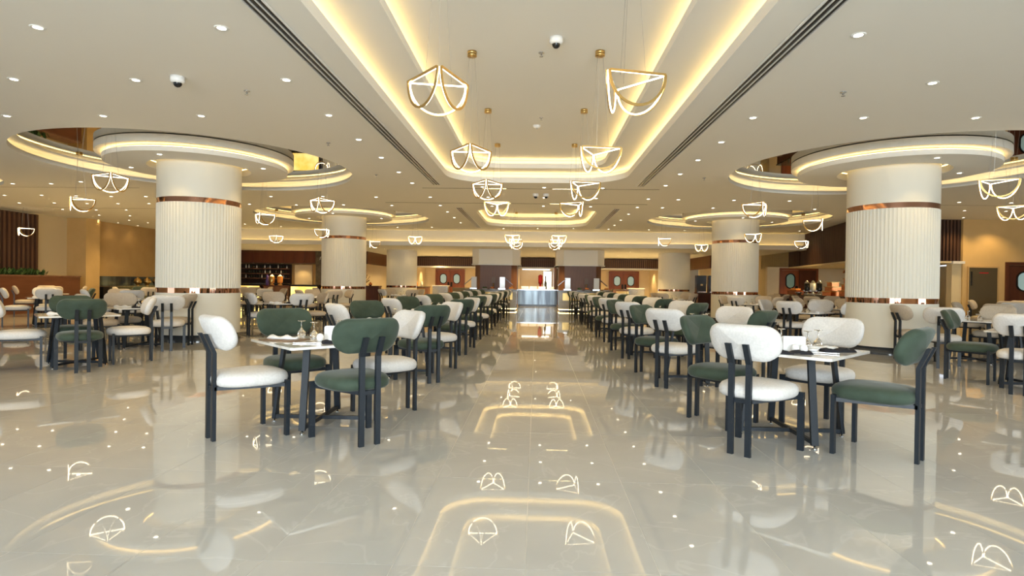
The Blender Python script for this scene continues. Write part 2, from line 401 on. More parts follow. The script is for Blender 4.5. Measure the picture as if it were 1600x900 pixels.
# ------------------------------------------------------------------ walls
MB().box(-17.95, -17.75, 4.6, 38.2, 0, 4.25).obj('wall_left', M['beige'], kind='structure')
MB().box(18.5, 18.7, 4.6, 19.2, 0, 4.25).obj('wall_right', M['ochre'], kind='structure')
MB().box(-17.95, 18.7, 38.0, 38.2, 0, HL+.1).obj('wall_back', M['cream'], kind='structure')
def window_wall():
    mb = MB()
    mb.box(-17.95, 18.7, -7.4, -7.0, 0, .35); mb.box(-17.95, 18.7, -7.4, -7.0, 3.15, 4.25)
    for x in (-5, 0, 5): mb.box(x-.38, x+.38, -7.4, -7.0, .35, 3.15)
    mb.box(-17.95, -5, -7.4, -7.0, .35, 3.15); mb.box(5, 18.7, -7.4, -7.0, .35, 3.15)
    mb.obj('wall_front', M['beige'], kind='structure')
    for k, x in enumerate((-2.5, 2.5)):
        f = MB().box(x-2.12, x+2.12, -7.03, -6.98, 1.0, 1.05)
        for dx in (-.7, .7): f.box(x+dx-.03, x+dx+.03, -7.03, -6.98, .35, 3.15)
        f.obj('window_%d' % (k+1), M['frame'], kind='structure')
    for s, x0, x1 in (('left', -17.95, -17.75), ('right', 18.5, 18.7)):
        mb = MB(); mb.box(x0, x1, -7.2, 4.6, 0, .35); mb.box(x0, x1, -7.2, 4.6, 3.15, 4.25); mb.box(x0, x1, -7.2, -3.6, .35, 3.15)
        mb.obj('wall_%s_bay' % s, M['beige'], kind='structure')
        f = MB()
        for y in (-1.5, .5, 2.5): f.box((x0+x1)/2-.03, (x0+x1)/2+.03, y-.03, y+.03, .35, 3.15)
        f.obj('window_%d' % (3 if s == 'left' else 4), M['frame'], kind='structure')
window_wall()

# left wall: slatted screen, pilaster, recessed panel, glazed side counter
def slat_screen():
    t = thing('slatted_screen', 'dark vertical timber slat screen on the far left wall above the planter', 'wall screen', (-17.68, 17.0, 0))
    MB().box(-.05, -.02, -3.6, 2.85, 0, 3.40).obj('backing', M['beige'], t)
    me = MB().box(-.02, .10, -.045, .045, 1.0, 3.40).mesh('slat', M['slat'])
    for k in range(36): link('slat', me, t, (0, -3.5+k*.18, 0))
slat_screen()
t = thing('planter_box', 'long red-brown wooden planter box of greenery along the left wall', 'planter', (-16.95, 17.0, 0))
MB().box(-.30, .30, -3.2, 3.6, 0, 1.22).obj('box', M['planter_wood'], t)
MB().box(-.32, .32, -3.22, 3.62, 1.22, 1.27).obj('rim', M['walnut'], t)
lb = MB()
for k in range(900):
    x = random.uniform(-.25, .25); y = random.uniform(-3.1, 2.2); h = random.uniform(.08, .28) + (.18 if y < -.2 and random.random() < .4 else 0); a = random.uniform(0, 6.28); s = random.uniform(.05, .11)
    dx, dy = math.cos(a)*s, math.sin(a)*s
    lb.add([(x, y, 1.25), (x+dx-dy*.4, y+dy+dx*.4, 1.25+h*.7), (x+dx*1.7, y+dy*1.7, 1.25+h), (x+dx+dy*.4, y+dy-dx*.4, 1.25+h*.6)], [(0, 1, 2, 3)])
lb.obj('foliage', M['leaf'], t, kind='stuff')
MB().box(-17.75, -17.0, 21.3, 22.0, 0, HC).obj('trim_11', M['ochre'], kind='structure')
MB().box(-17.75, -17.35, 22.0, 31.0, 0, HC).obj('wall_left_panel', M['ochre_dark'], kind='structure')
MB().box(-17.75, -17.25, 29.2, 30.0, 0, HC).obj('trim_12', M['ochre'], kind='structure')
t = thing('side_counter', 'low glass-fronted side counter at the foot of the ochre wall panel', 'counter', (-17.0, 25.6, 0))
MB().box(-.30, .30, -3.5, 3.4, 0, .86).obj('base', M['black'], t)
MB().box(-.33, .33, -3.55, 3.45, .86, .90).obj('worktop', M['dark_stone'], t)
tag(MB().box(-.33, -.305, -3.5, 3.4, 0, .38).obj('glass_screen', M['bluish_glass'], loc=(-17.0, 25.6, .90)), 'long bluish reflective glass screen along the back of the left side counter', 'screen')
for k, y in enumerate((24.1, 24.7, 25.3, 27.9)):
    p = MB().lathe([(.06, 0), (.05, .03), (.12, .1), (.16, .18), (.12, .27), (.04, .33), (.03, .36)], 16).obj('brass_vase', M['brass'], loc=(-16.95, y, .90))
    tag(p, 'rounded brass vase on the left side counter, %s from the near end' % ('first', 'second', 'third', 'fourth')[k], 'vase', 'brass vases on the side counter')

# bar at the back left
def slats_along(name, p0, p1, z0, z1, pitch=.11, parent=None, thick=.05, m='slat_dark'):
    p0 = Vector((*p0, 0)); p1 = Vector((*p1, 0)); d = (p1-p0); L = d.length; d.normalize(); nrm = Vector((d.y, -d.x, 0))
    back = MB(); c = (p0+p1)/2 - nrm*.03; back.obox((c.x, c.y), (d.x*L/2, d.y*L/2), (nrm.x*.03, nrm.y*.03), 0, z0, z1)
    b = back.obj(name, M['slat_back'], kind='structure')
    mb = MB(); k = int(L/pitch)
    for i in range(k):
        q = p0+d*(pitch*(i+.5))+nrm*(thick/2)
        mb.obox((q.x, q.y), (d.x*pitch*.27, d.y*pitch*.27), (nrm.x*thick/2, nrm.y*thick/2), 0, z0, z1)
    mb.obj('slats', M[m], b, kind='stuff')
    return b
bb = MB().box(-17.35, -11.75, 30.6, 31.0, 2.16, HL).obj('bulkhead_bar', M['slat_back'], kind='structure')
mbp = MB().box(0, .54, -.02, 0, 0, HL-2.16).mesh('panel', M['dark_wood'])
for k in range(10): link('panel', mbp, bb, (-17.34+k*.556, 30.6, 2.16))
MB().box(-11.75, -11.05, 30.55, 31.0, 0, HL).obj('trim_13', M['dark_stone'], kind='structure')
MB().box(-17.35, -11.0, 32.2, 32.4, 0, HL).obj('wall_bar_back', M['ochre_dark'], kind='structure')
MB().box(-11.05, -10.95, 30.6, 35.1, 0, HL).obj('wall_bar_side', M['beige'], kind='structure')
MB().box(-17.35, -11.0, 31.0, 32.2, 2.14, 2.18).obj('ceiling_bar', M['slat'], kind='structure')
# lit niche panel
MB().box(-13.55, -12.55, 32.12, 32.2, .9, 2.1).obj('wall_bar_niche', M['cream'], kind='structure')
t = thing('hanging_sign', 'small white outlined sign on the dark panel at the end of the bar', 'sign', (-11.35, 30.53, 2.42))
sb = MB(); sb.bar((-.17, 0, -.09), (-.14, 0, .07), .02, .015); sb.bar((-.14, 0, .07), (.19, 0, .07), .02, .015); sb.bar((.19, 0, .07), (.16, 0, -.06), .02, .015); sb.obj('outline', M['white'], t)
# bar shelves
bp = MB().box(-17.3, -13.7, 32.08, 32.12, 1.05, 2.12)
for x in (-17.3, -16.3, -15.4, -14.5, -13.73): bp.box(x, x+.03, 32.0, 32.08, 1.05, 2.12)
bp.obj('wall_bar_panel', M['slat_back'], kind='structure')
for z, nm in ((1.30, 'lowest'), (1.56, 'middle'), (1.84, 'top')):
    t = thing('bottle_shelf', 'dark %s shelf of bottles behind the glowing bar' % nm, 'shelf', (-15.5, 31.9, z), 0, 'bar shelves')
    MB().box(-1.8, 1.8, -.12, .12, 0, .028).obj('board', M['black'], t)
    MB().box(-1.8, 1.8, -.13, -.12, 0, .035).obj('edge_strip', M['walnut'], t)
t = thing('back_bar_cabinet', 'low black cabinet under the bottle shelves behind the bar', 'cabinet', (-15.5, 31.9, 0))
MB().box(-1.8, 1.8, -.15, .18, 0, 1.02).obj('body', M['black'], t); MB().box(-1.82, 1.82, -.18, .18, 1.02, 1.05).obj('worktop', M['dark_stone'], t)
bm = {}
for nm, mm in (('bottle', 'bottle'), ('bottle_pale', 'bottle_clear')):
    bm[nm] = MB().lathe([(0, 0), (.038, 0), (.038, .13), (.014, .17), (.014, .22), (0, .22)], 10).mesh('bottle', M[mm])
num = ('first', 'second', 'third', 'fourth', 'fifth', 'sixth', 'seventh', 'eighth', 'ninth', 'tenth', 'eleventh', 'twelfth', 'thirteenth', 'fourteenth', 'fifteenth', 'sixteenth', 'seventeenth', 'eighteenth', 'nineteenth', 'twentieth')
for lev, z in (('lowest', 1.3285), ('middle', 1.5885), ('top', 1.8685)):
    for k in range(16):
        pale = random.random() < (.45 if lev == 'top' else .2)
        o = link('bottle', bm['bottle_pale' if pale else 'bottle'], None, (-16.2+k*.153+random.uniform(-.02, .02), 31.88, z))
        o.scale = (1, 1, random.uniform(.8, 1.05))
        tag(o, '%s liquor bottle, %s from the left on the %s shelf behind the bar' % ('pale' if pale else 'dark', num[k], lev), 'bottle', 'bottles on the %s bar shelf' % lev)
def bar_counter(x0, x1, label):
    cx = (x0+x1)/2; h = (x1-x0)/2
    t = thing('bar_counter', label, 'bar counter', (cx, 27.6, 0))
    MB().box(-h, h, -.32, .35, 0, .12).obj('toe_kick', M['black'], t)
    MB().box(-h, h, -.30, .35, .12, .96).obj('body', M['black'], t)
    MB().box(-h+.02, h-.02, -.34, -.30, .12, .93).obj('onyx_front', M['onyx'], t)
    MB().box(-h-.05, h+.05, -.42, .42, .96, 1.02).obj('worktop', M['black'], t)
bar_counter(-16.3, -13.2, 'yellow backlit onyx bar counter with black top, left half of the bar')
bar_counter(-11.7, -10.4, 'yellow backlit onyx bar counter with black top, beside the second left column')
t = thing('service_station', 'dark wooden service station between the two onyx bar counters', 'cabinet', (-12.45, 27.7, 0))
MB().box(-.62, .62, -.3, .3, 0, .92).obj('body', M['walnut'], t); MB().box(-.64, .64, -.33, .33, .92, .96).obj('worktop', M['dark_wood'], t)
for k, (x, m, lab) in enumerate(((-12.75, 'brass', 'tall brass drink dispenser on the service station, left one'), (-12.35, 'amber', 'amber-filled drink dispenser on the service station, right one'))):
    t = thing('drink_dispenser', lab, 'drink dispenser', (x, 27.6, .96))
    MB().lathe([(0, 0), (.10, 0), (.10, .05), (.06, .08), (.06, .12)], 16).obj('stand', M['brass'], t)
    MB().lathe([(0, .12), (.11, .12), (.12, .2), (.12, .42), (.10, .45), (0, .45)], 16).obj('tank', M['amber' if k else 'brass'], t)
    MB().lathe([(.10, .45), (.06, .50), (.02, .52), (.02, .55), (0, .56)], 16).obj('lid', M['ceramic'], t)
t = MB().lathe([(0, 0), (.07, 0), (.08, .2), (.05, .3), (.05, .4), (.03, .5), (0, .52)], 14).obj('bottle', mat('violet_glass', (.12, .08, .35), .1, coat=.5), loc=(-12.98, 27.6, .96))
tag(t, 'tall violet-blue bottle standing left of the drink dispensers', 'bottle')

# right side: slatted bulkhead over the hot buffet, its niche and counter
slats_along('bulkhead_right', (11.4, 25.6), (10.35, 19.3), 2.12, HC, .11)
slats_along('bulkhead_right_return', (10.35, 19.3), (13.6, 19.3), 2.12, HC, .11)
slats_along('bulkhead_right_rear', (11.4, 30.0), (11.4, 25.6), 2.12, HL, .11)
MB().add([(10.25, 19.2, 2.06), (13.6, 19.2, 2.06), (16, 27, 2.06), (11.35, 27, 2.06), (10.25, 19.2, 2.12), (13.6, 19.2, 2.12), (16, 27, 2.12), (11.35, 27, 2.12)],
         [(0, 1, 2, 3), (4, 5, 6, 7), (0, 1, 5, 4), (1, 2, 6, 5), (2, 3, 7, 6), (3, 0, 4, 7)]).obj('ceiling_niche_right', M['beige'], kind='structure')
MB().box(9.2, 16.0, 26.6, 26.8, 0, HL).obj('wall_niche_right', M['cream'], kind='structure') if False else None
MB().box(10.35, 16.0, 26.6, 26.8, 0, 2.12).obj('wall_niche_right', M['cream'], kind='structure')
MB().box(15.9, 16.1, 19.3, 26.7, 0, 2.12).obj('wall_niche_side', M['beige'], kind='structure')
MB().box(13.6, 18.6, 19.2, 19.35, 0, HC+.1).obj('wall_right_end', M['ochre'], kind='structure')
MB().box(13.3, 13.6, 19.25, 19.5, 0, 2.12).obj('trim_14', M['beige'], kind='structure')
MB().box(13.25, 13.62, 19.12, 19.3, 2.04, 2.12).obj('trim_15', M['white'], kind='structure')

def oval(mb, w, h, y, n=28, z=0, x=0):
    r = w/2; P = []
    for k in range(n):
        a = 2*PI*k/n; P.append((x+r*math.cos(a), z+(h/2-r)*(1 if math.sin(a) >= 0 else -1)+r*math.sin(a)))
    return P
def double_door(name, x, y, w, h, mwood, ow, oh, oz, num, sides=(-1, 1), pane='oval'):
    # faces -y
    t = bpy.data.objects.new(name, None); C.objects.link(t); t.location = (x, y, 0); t['kind'] = 'structure'
    fr = MB(); fr.box(-w/2-.09, -w/2, -.06, .05, 0, h+.09); fr.box(w/2, w/2+.09, -.06, .05, 0, h+.09); fr.box(-w/2, w/2, -.06, .05, h, h+.09)
    fr.obj('door_frame', M[mwood], t)
    for s in sides:
        l = MB().box(min(0, s*w/2)+.006, max(0, s*w/2)-.006, -.03, .01, .01, h-.006).obj('door_leaf', M[mwood], t)
        cx = s*w/4
        P = oval(None, ow, oh, 0, z=oz, x=cx); Q = oval(None, ow+.09, oh+.09, 0, z=oz, x=cx); n = len(P)
        MB().add([(a, -.035, b) for a, b in P], [tuple(range(n))]).obj('oval_pane', M[pane], l)
        MB().add([(a, -.055, b) for a, b in P]+[(a, -.055, b) for a, b in Q]+[(a, -.03, b) for a, b in P]+[(a, -.03, b) for a, b in Q],
                 [(i, (i+1) % n, n+(i+1) % n, n+i) for i in range(n)]+[(i, 2*n+i, 2*n+(i+1) % n, (i+1) % n) for i in range(n)]+[(n+i, n+(i+1) % n, 3*n+(i+1) % n, 3*n+i) for i in range(n)]).obj('porthole_rim', M['black'], l)
        MB().box(s*.10-.06, s*.10+.06, -.045, -.03, oz-.52, oz-.22).obj('push_plate', M['black'], l)
    return t
double_door('door_1', 15.95, 19.2, 1.9, 2.02, 'dark_wood', .40, .56, 1.50, 1)
MB().box(15.9, 16.5, 19.0, 19.14, 1.94, 1.98).obj('trim_16', M['steel'], kind='structure')
double_door('door_2', -5.65, 37.95, 1.75, 2.02, 'red_wood', .38, .58, 1.48, 2)
double_door('door_3', 5.65, 37.95, 1.75, 2.02, 'red_wood', .38, .58, 1.48, 3)
double_door('door_4', 11.72, 26.58, 1.5, 1.98, 'red_wood', .34, .60, 1.50, 4, (-1,), 'oval_dim')
MB().box(11.73, 12.45, 26.54, 26.6, 0, 1.98).obj('door_6', M['dark_wood'], kind='structure')
t = bpy.data.objects.new('door_5', None); C.objects.link(t); t.location = (14.22, 19.2, 0); t['kind'] = 'structure'
MB().box(-.44, .44, -.03, 0, .01, 1.92).obj('door_leaf', M['panel_grey'], t)
fr = MB(); fr.box(-.48, -.44, -.04, 0, 0, 1.96); fr.box(.44, .48, -.04, 0, 0, 1.96); fr.box(-.44, .44, -.04, 0, 1.92, 1.96); fr.obj('door_frame', M['ochre_dark'], t)
MB().box(-.12, .16, -.034, -.03, 1.74, 1.77).obj('red_notice_strip', M['red'], t)
MB().box(-.38, -.35, -.05, -.03, 1.35, 1.80).obj('door_handle', M['black'], t)

def counter(label, x0, x1, y0, y1, h, body, top, led=False, name='buffet_counter', lit_front=None):
    cx, cy = (x0+x1)/2, (y0+y1)/2; a, b = (x1-x0)/2, (y1-y0)/2
    t = thing(name, label, 'counter', (cx, cy, 0))
    MB().box(-a+.08, a-.08, -b+.08, b-.08, 0, .10).obj('toe_kick', M['black'], t)
    MB().box(-a+.03, a-.03, -b+.03, b-.03, .10, h-.05).obj('body', M[body], t)
    MB().box(-a, a, -b, b, h-.05, h).obj('worktop', M[top], t)
    if led:
        l = MB(); l.box(-a+.05, a-.05, -b+.04, -b+.06, .07, .095)
        l.box(-a+.04, -a+.06, -b+.05, b-.05, .07, .095); l.box(a-.06, a-.04, -b+.05, b-.05, .07, .095)
        l.obj('plinth_light', M['led_cove'], t)
    if lit_front: MB().box(-a+.2, a-.2, -b+.01, -b+.03, h-.45, h-.12).obj('front_panel', M[lit_front], t)
    return t
t = counter('long dark stone hot buffet counter under the slatted right bulkhead', 10.25, 11.0, 19.4, 25.6, .93, 'dark_wood', 'dark_stone')
# displays on that counter
for k, (y, h, w) in enumerate(((20.2, .62, .5), (21.3, .50, .6))):
    t = thing('copper_display_stand', 'stepped copper display stand on the right buffet counter, %s' % ('nearer one' if k == 0 else 'farther one'), 'display stand', (10.6, y, .93))
    for q in range(3):
        a = w/2-.06*q; MB().box(-.22+.05*q, .22-.05*q, -a, a, q*h/3, (q+1)*h/3-.03).obj('tier', M['copper_ware'], t)
        MB().box(-.25+.05*q, .25-.05*q, -a-.02, a+.02, (q+1)*h/3-.03, (q+1)*h/3).obj('shelf', M['brass'], t)
for k, y in enumerate((20.05, 20.45)):
    t = thing('copper_lamp', 'small glowing copper heat lamp above the display stands, %s' % ('left one' if k else 'right one'), 'lamp', (10.6, y, 1.55))
    MB().lathe([(0, 0), (.05, 0), (.02, .03), (.015, .20), (0, .2)], 12).obj('stem', M['brass'], t)
    MB().lathe([(.10, .18), (.06, .27), (.02, .30), (0, .30)], 16).obj('shade', M['copper_ware'], t)
    MB().lathe([(0, .19), (.05, .19), (.05, .22), (0, .22)], 12).obj('bulb', M['lamp'], t)
for k, y in enumerate((22.3, 22.8, 23.3)):
    t = thing('juice_dispenser', 'tall dark and chrome juice dispenser on the right buffet, %s from the column' % ('first', 'second', 'third')[k], 'drink dispenser', (10.6, y, .93))
    MB().lathe([(0, 0), (.12, 0), (.12, .05), (.05, .08), (.05, .15)], 16).obj('stand', M['steel'], t)
    MB().lathe([(0, .15), (.09, .15), (.10, .2), (.10, .45), (0, .46)], 16).obj('tank', M['black' if k != 1 else 'bottle_clear'], t)
    MB().lathe([(.10, .45), (.05, .52), (.02, .56), (0, .57)], 16).obj('lid', M['steel'], t)
    MB().box(-.14, -.08, -.02, .02, .14, .19).obj('tap', M['steel'], t)
t = thing('serving_crate', 'orange wooden serving crate of food at the far end of the right buffet', 'crate', (10.6, 24.3, .93), .3)
MB().box(-.18, .18, -.25, .25, 0, .16).obj('crate', M['red_wood'], t)
fb = MB()
for k in range(40):
    fb.lathe([(0, -.04), (.035, -.02), (.04, 0), (.03, .03), (0, .04)], 7, (random.uniform(-.15, .15), random.uniform(-.2, .2), .17+random.uniform(0, .04)))
fb.obj('bread_rolls', M['amber'], t, kind='stuff')
bowlp = [(0, 0), (.06, 0), (.12, .05), (.16, .10), (.15, .10), (.1, .04), (0, .02)]
for k, (x, y, m, lab) in enumerate(((10.45, 19.7, 'ceramic', 'white serving bowl at the near end of the right buffet'), (10.5, 23.75, 'steel', 'shiny steel bowl between dispensers and the serving crate'))):
    tag(MB().lathe(bowlp, 20).obj('serving_bowl', M[m], loc=(x, y, .93)), lab, 'bowl')

# back bulkheads, side fascias
slats_along('bulkhead_back_left', (-7.4, 35.0), (-3.55, 35.0), 2.22, HL-.05, .12, m='slat_light')
slats_along('bulkhead_back_centre', (-.95, 35.0), (1.2, 35.0), 2.22, HL-.05, .12, m='slat_light')
slats_along('bulkhead_back_right', (3.6, 35.0), (7.4, 35.0), 2.22, HL-.05, .12, m='slat_light')
slats_along('bulkhead_side_left', (-9.0, 35.0), (-8.8, 30.2), 2.16, HL, .12) if False else None
def side_fascia(s, name):
    b = MB().box(min(s*8.9, s*9.1), max(s*8.9, s*9.1), 30.3, 35.2, 2.14, HL).obj(name, M['dark_wood'], kind='structure')
    return b
side_fascia(-1, 'bulkhead_side_left'); side_fascia(1, 'bulkhead_side_right')
for xa, xb in ((-8.9, -7.4), (-3.55, -.95), (1.2, 3.6), (7.4, 8.9)):
    MB().box(xa, xb, 34.95, 35.2, 2.14, HL).obj('bulkhead_pier', M['beige'], kind='structure')
MB().box(-9.1, 9.1, 34.9, 35.25, 2.12, 2.21).obj('trim_17', M['white'], kind='structure')
MB().box(-9.1, 9.1, 35.2, 38.0, 2.2, 2.25).obj('ceiling_niche_back', M['ceiling'], kind='structure')
MB().box(-11.0, -8.95, 35.0, 35.2, 0, HL).obj('wall_back_left', M['cream'], kind='structure')
MB().box(9.1, 11.4, 33.0, 33.2, 0, HL).obj('wall_back_right', M['cream'], kind='structure')
MB().box(11.35, 11.5, 26.8, 33.2, 0, HL).obj('wall_rear_right', M['beige'], kind='structure')
for x0, x1 in ((-7.6, -7.3), (-3.7, -3.2), (3.2, 3.7), (7.3, 7.6)):
    MB().box(x0, x1, 35.2, 38.0, 0, 2.2).obj('wall_niche_pier', M['cream'], kind='structure')
for x0, x1 in ((-1.25, -1.1), (1.05, 1.2)):
    MB().box(x0, x1, 34.6, 38.0, 0, 2.2).obj('wall_kitchen_pier', M['walnut' if x0 > 0 else 'cream'], kind='structure')

# octagonal pillars
def octa(cx, cy, a, c): return [(cx-a, cy-a+c), (cx-a+c, cy-a), (cx+a-c, cy-a), (cx+a, cy-a+c), (cx+a, cy+a-c), (cx+a-c, cy+a), (cx-a+c, cy+a), (cx-a, cy+a-c)]
for x, s in ((-1.90, 'left'), (2.03, 'right')):
    t = thing('octagonal_pillar', 'brown timber-clad octagonal pillar with a pale boxed hood, %s of the aisle end' % s, 'column', (x, 28.1, 0))
    MB().prism(octa(0, 0, .98, .25), 0, 2.06).obj('timber_core', M['walnut'], t)
    pm = MB().box(.006, .134, -.012, 0, 0, 1.12).mesh('plank', M['walnut'])
    for k in range(10): link('plank', pm, t, (-.72+k*.144, -.98, .94))
    MB().prism(octa(0, 0, 1.12, .34), 2.06, HL).obj('hood', M['hood'], t)
    MB().prism(octa(0, 0, 1.15, .34), 2.06, 2.11).obj('hood_rim', M['white'], t)

# buffet islands in front of the pillars
for s, x0, x1, nm in ((-1, -3.3, -.86, 'left'), (1, .98, 3.4, 'right')):
    counter('grey stone buffet island at the end of the %s row of tables' % nm, x0, x1, 26.0, 27.05, .94, 'grey_stone', 'dark_stone', led=True, lit_front='brass')
    cxx = (x0+x1)/2
    for k, dx in enumerate((-.75, .55)):
        t = thing('food_warmer', 'white food warmer with angled glass on the %s buffet island, %s one' % (nm, ('left', 'right')[k]), 'food warmer', (cxx+dx, 26.6, .94))
        MB().box(-.20, .12, -.2, .2, 0, .06).obj('base', M['steel'], t)
        MB().box(-.14, .10, -.12, .18, .06, .56).obj('body', M['ceramic'], t)
        sd = 1 if k else -1
        MB().add([(.10*sd, -.2, .52), (.10*sd, .2, .52), (.46*sd, .2, .22), (.46*sd, -.2, .22), (.10*sd, -.2, .50), (.10*sd, .2, .50), (.46*sd, .2, .20), (.46*sd, -.2, .20)],
                 [(0, 1, 2, 3), (7, 6, 5, 4), (0, 4, 5, 1), (2, 6, 7, 3), (0, 3, 7, 4), (1, 5, 6, 2)]).obj('sneeze_guard', M['bluish_glass'], t)
    for k, dx in enumerate((-.25, .1, .95)):
        t = thing('food_platter', 'platter of food on the %s buffet island, %s from the left' % (nm, ('first', 'second', 'third')[k]), 'platter', (cxx+dx, 26.25, .94))
        MB().lathe([(0, 0), (.10, 0), (.15, .03), (.14, .03), (0, .01)], 18).obj('dish', M['ceramic'], t)
        fb = MB()
        for q in range(14): fb.lathe([(0, -.03), (.03, 0), (0, .04)], 6, (random.uniform(-.08, .08), random.uniform(-.08, .08), .05+random.uniform(0, .05)))
        fb.obj('food', M['copper_ware' if k == 1 else ('leaf' if k == 0 else 'amber')], t, kind='stuff')
    t = thing('framed_plaque', 'small round brass plaque stand in front of the %s timber pillar' % nm, 'ornament', (cxx+.1, 26.8, .94))
    MB().lathe([(0, 0), (.08, 0), (.02, .04), (.02, .3), (0, .3)], 12).obj('stem', M['brass'], t)
    MB().box(-.09, .09, -.02, .02, .28, .55).obj('plate', M['tray'], t)

# centre service counter
t = counter('bluish reflective service counter at the end of the aisle', -1.05, 1.2, 31.5, 32.3, .92, 'bluish_glass', 'steel', name='service_counter')
for k in range(4):
    tag(MB().box(-.20, .20, -.15, .15, 0, .16).obj('white_serving_box', M['ceramic'], loc=(-.62+k*.46, 31.7, .92)), 'white serving box on the aisle-end counter, %s from the left' % ('first', 'second', 'third', 'fourth')[k], 'serving dish', 'white boxes on the aisle-end counter')
MB().box(-1.1, 1.05, 37.9, 37.98, .0, 2.2).obj('wall_kitchen', M['cream'], kind='structure')
t = MB().box(-.9, .85, 37.2, 37.3, 2.10, 2.17).obj('trim_18', M['lit'], kind='structure')
t = thing('kitchen_window', 'bright white doorway beside the red dispenser behind the aisle-end counter', 'doorway', (.72, 37.86, 0))
MB().box(-.22, .22, -.01, .01, .2, 2.0).obj('bright_pane', M['lit'], t); f = MB(); f.box(-.26, -.22, -.03, .02, .2, 2.04); f.box(.22, .26, -.03, .02, .2, 2.04); f.box(-.22, .22, -.03, .02, 2.0, 2.04); f.obj('frame', M['steel'], t)
t = thing('red_dispenser', 'tall red dispenser standing behind the aisle-end counter', 'dispenser', (.22, 32.12, .92))
MB().lathe([(0, 0), (.10, 0), (.10, .06), (.06, .1), (.06, .3), (0, .3)], 16).obj('stand', M['red'], t)
MB().lathe([(0, .3), (.11, .3), (.12, .5), (.12, .75), (.05, .8), (0, .82)], 16).obj('body', M['red'], t)
t = thing('dark_bottle', 'tall dark bottle right of the red dispenser', 'bottle', (.50, 32.05, .92))
MB().lathe([(0, 0), (.07, 0), (.07, .35), (.03, .5), (.03, .68), (0, .68)], 14).obj('body', M['bottle'], t)
MB().lathe([(.035, .66), (.035, .74), (0, .74)], 12).obj('cap', M['black'], t)

# side niche counters at the back
for s, nm in ((-1, 'left'), (1, 'right')):
    x0, x1 = sorted((s*4.6, s*7.5))
    counter('dark stone counter with glowing front below the back %s bulkhead' % nm, x0-.3, x0+1.35, 33.0, 33.7, .98, 'walnut', 'dark_stone', lit_front='brass')
    counter('dark stone counter by the %s timber pillar in the back niche' % nm, (x1-.2 if s < 0 else 3.45), (-3.4 if s < 0 else x0-.35), 33.0, 33.7, .94, 'dark_stone', 'dark_stone')
    t = thing('steel_cabinet', 'stainless steel serving cabinet in front of the %s mahogany doors' % nm, 'cabinet', (s*5.35+(.0 if s < 0 else .15), 32.5, 0))
    MB().box(-.42, .42, -.3, .3, 0, 1.02).obj('body', M['steel'], t); MB().box(-.45, .45, -.33, .33, 1.02, 1.06).obj('worktop', M['ceramic'], t)
    MB().box(-.40, -.01, -.32, -.30, .10, .98).obj('door', M['steel'], t); MB().box(.01, .40, -.32, -.30, .10, .98).obj('door', M['steel'], t)
# glass jars and vases
k = 0
for x in (-7.2, -6.9, -6.6):
    k += 1
    tag(MB().lathe([(0, 0), (.07, 0), (.08, .15), (.05, .22), (.06, .26), (0, .26)], 14).obj('storage_jar', M['amber' if k == 2 else 'bottle_clear'], loc=(x, 33.3, .98)), 'storage jar on the dark back left counter, %s from the left' % ('first', 'second', 'third')[k-1], 'jar')
# left decor counter beyond second column
counter('dark counter with twisted branches beyond the second left column', -10.4, -8.0, 29.3, 29.9, 1.0, 'dark_wood', 'dark_wood', name='decor_counter')
t = thing('branch_arrangement', 'dark twisted branch arrangement among copper ornaments on the decor counter', 'ornament', (-8.9, 29.6, 1.0))
bmz = MB(); random.seed(3)
for q in range(9):
    a = random.uniform(-.9, .9); L = random.uniform(.25, .6); p = [(0, 0, .03)]
    for z in range(1, 5): p.append((math.sin(a)*L*z/4+random.uniform(-.03, .03), random.uniform(-.05, .05), math.cos(a)*L*z/4+.03))
    bmz.tube(p, .012, 5)
bmz.obj('branches', M['dark_wood'], t); MB().lathe([(0, 0), (.07, 0), (.09, .06), (.05, .12), (0, .12)], 14).obj('pot', M['copper_ware'], t)
for k in range(4):
    tag(MB().lathe([(0, 0), (.05, 0), (.09, .06), (.07, .13), (.03, .16), (.04, .19), (0, .19)], 14).obj('copper_pot', M['copper_ware'], loc=(-10.0+k*.32+(.55 if k == 3 else 0), 29.5, 1.0)), 'small copper pot on the decor counter, %s from the left' % ('first', 'second', 'third', 'fourth')[k], 'pot', 'copper pots on the decor counter')
# right coffee station
t = counter('dark wood coffee station beyond the second right column', 8.0, 9.6, 29.3, 29.9, .9, 'dark_wood', 'dark_stone', name='coffee_station')
for k, x in enumerate((8.25, 8.85)):
    t = thing('coffee_machine', 'black coffee machine on the station beyond the second right column, %s one' % ('left', 'right')[k], 'coffee machine', (x, 29.6, .9))
    MB().box(-.24, .24, -.1, .22, 0, .85).obj('body', M['black'], t); MB().box(-.2, .2, -.2, -.1, 0, .05).obj('drip_tray', M['steel'], t)
    MB().box(-.22, .22, -.2, -.1, .42, .85).obj('head', M['black'], t); MB().box(-.05, .05, -.17, -.12, .34, .42).obj('spout', M['brass'], t)
tag(MB().lathe([(0, 0), (.16, 0), (.18, .06), (.17, .16), (.05, .22), (0, .24)], 20).obj('steel_kettle', M['steel'], loc=(9.38, 29.5, .9)), 'rounded steel kettle right of the coffee machines', 'kettle')

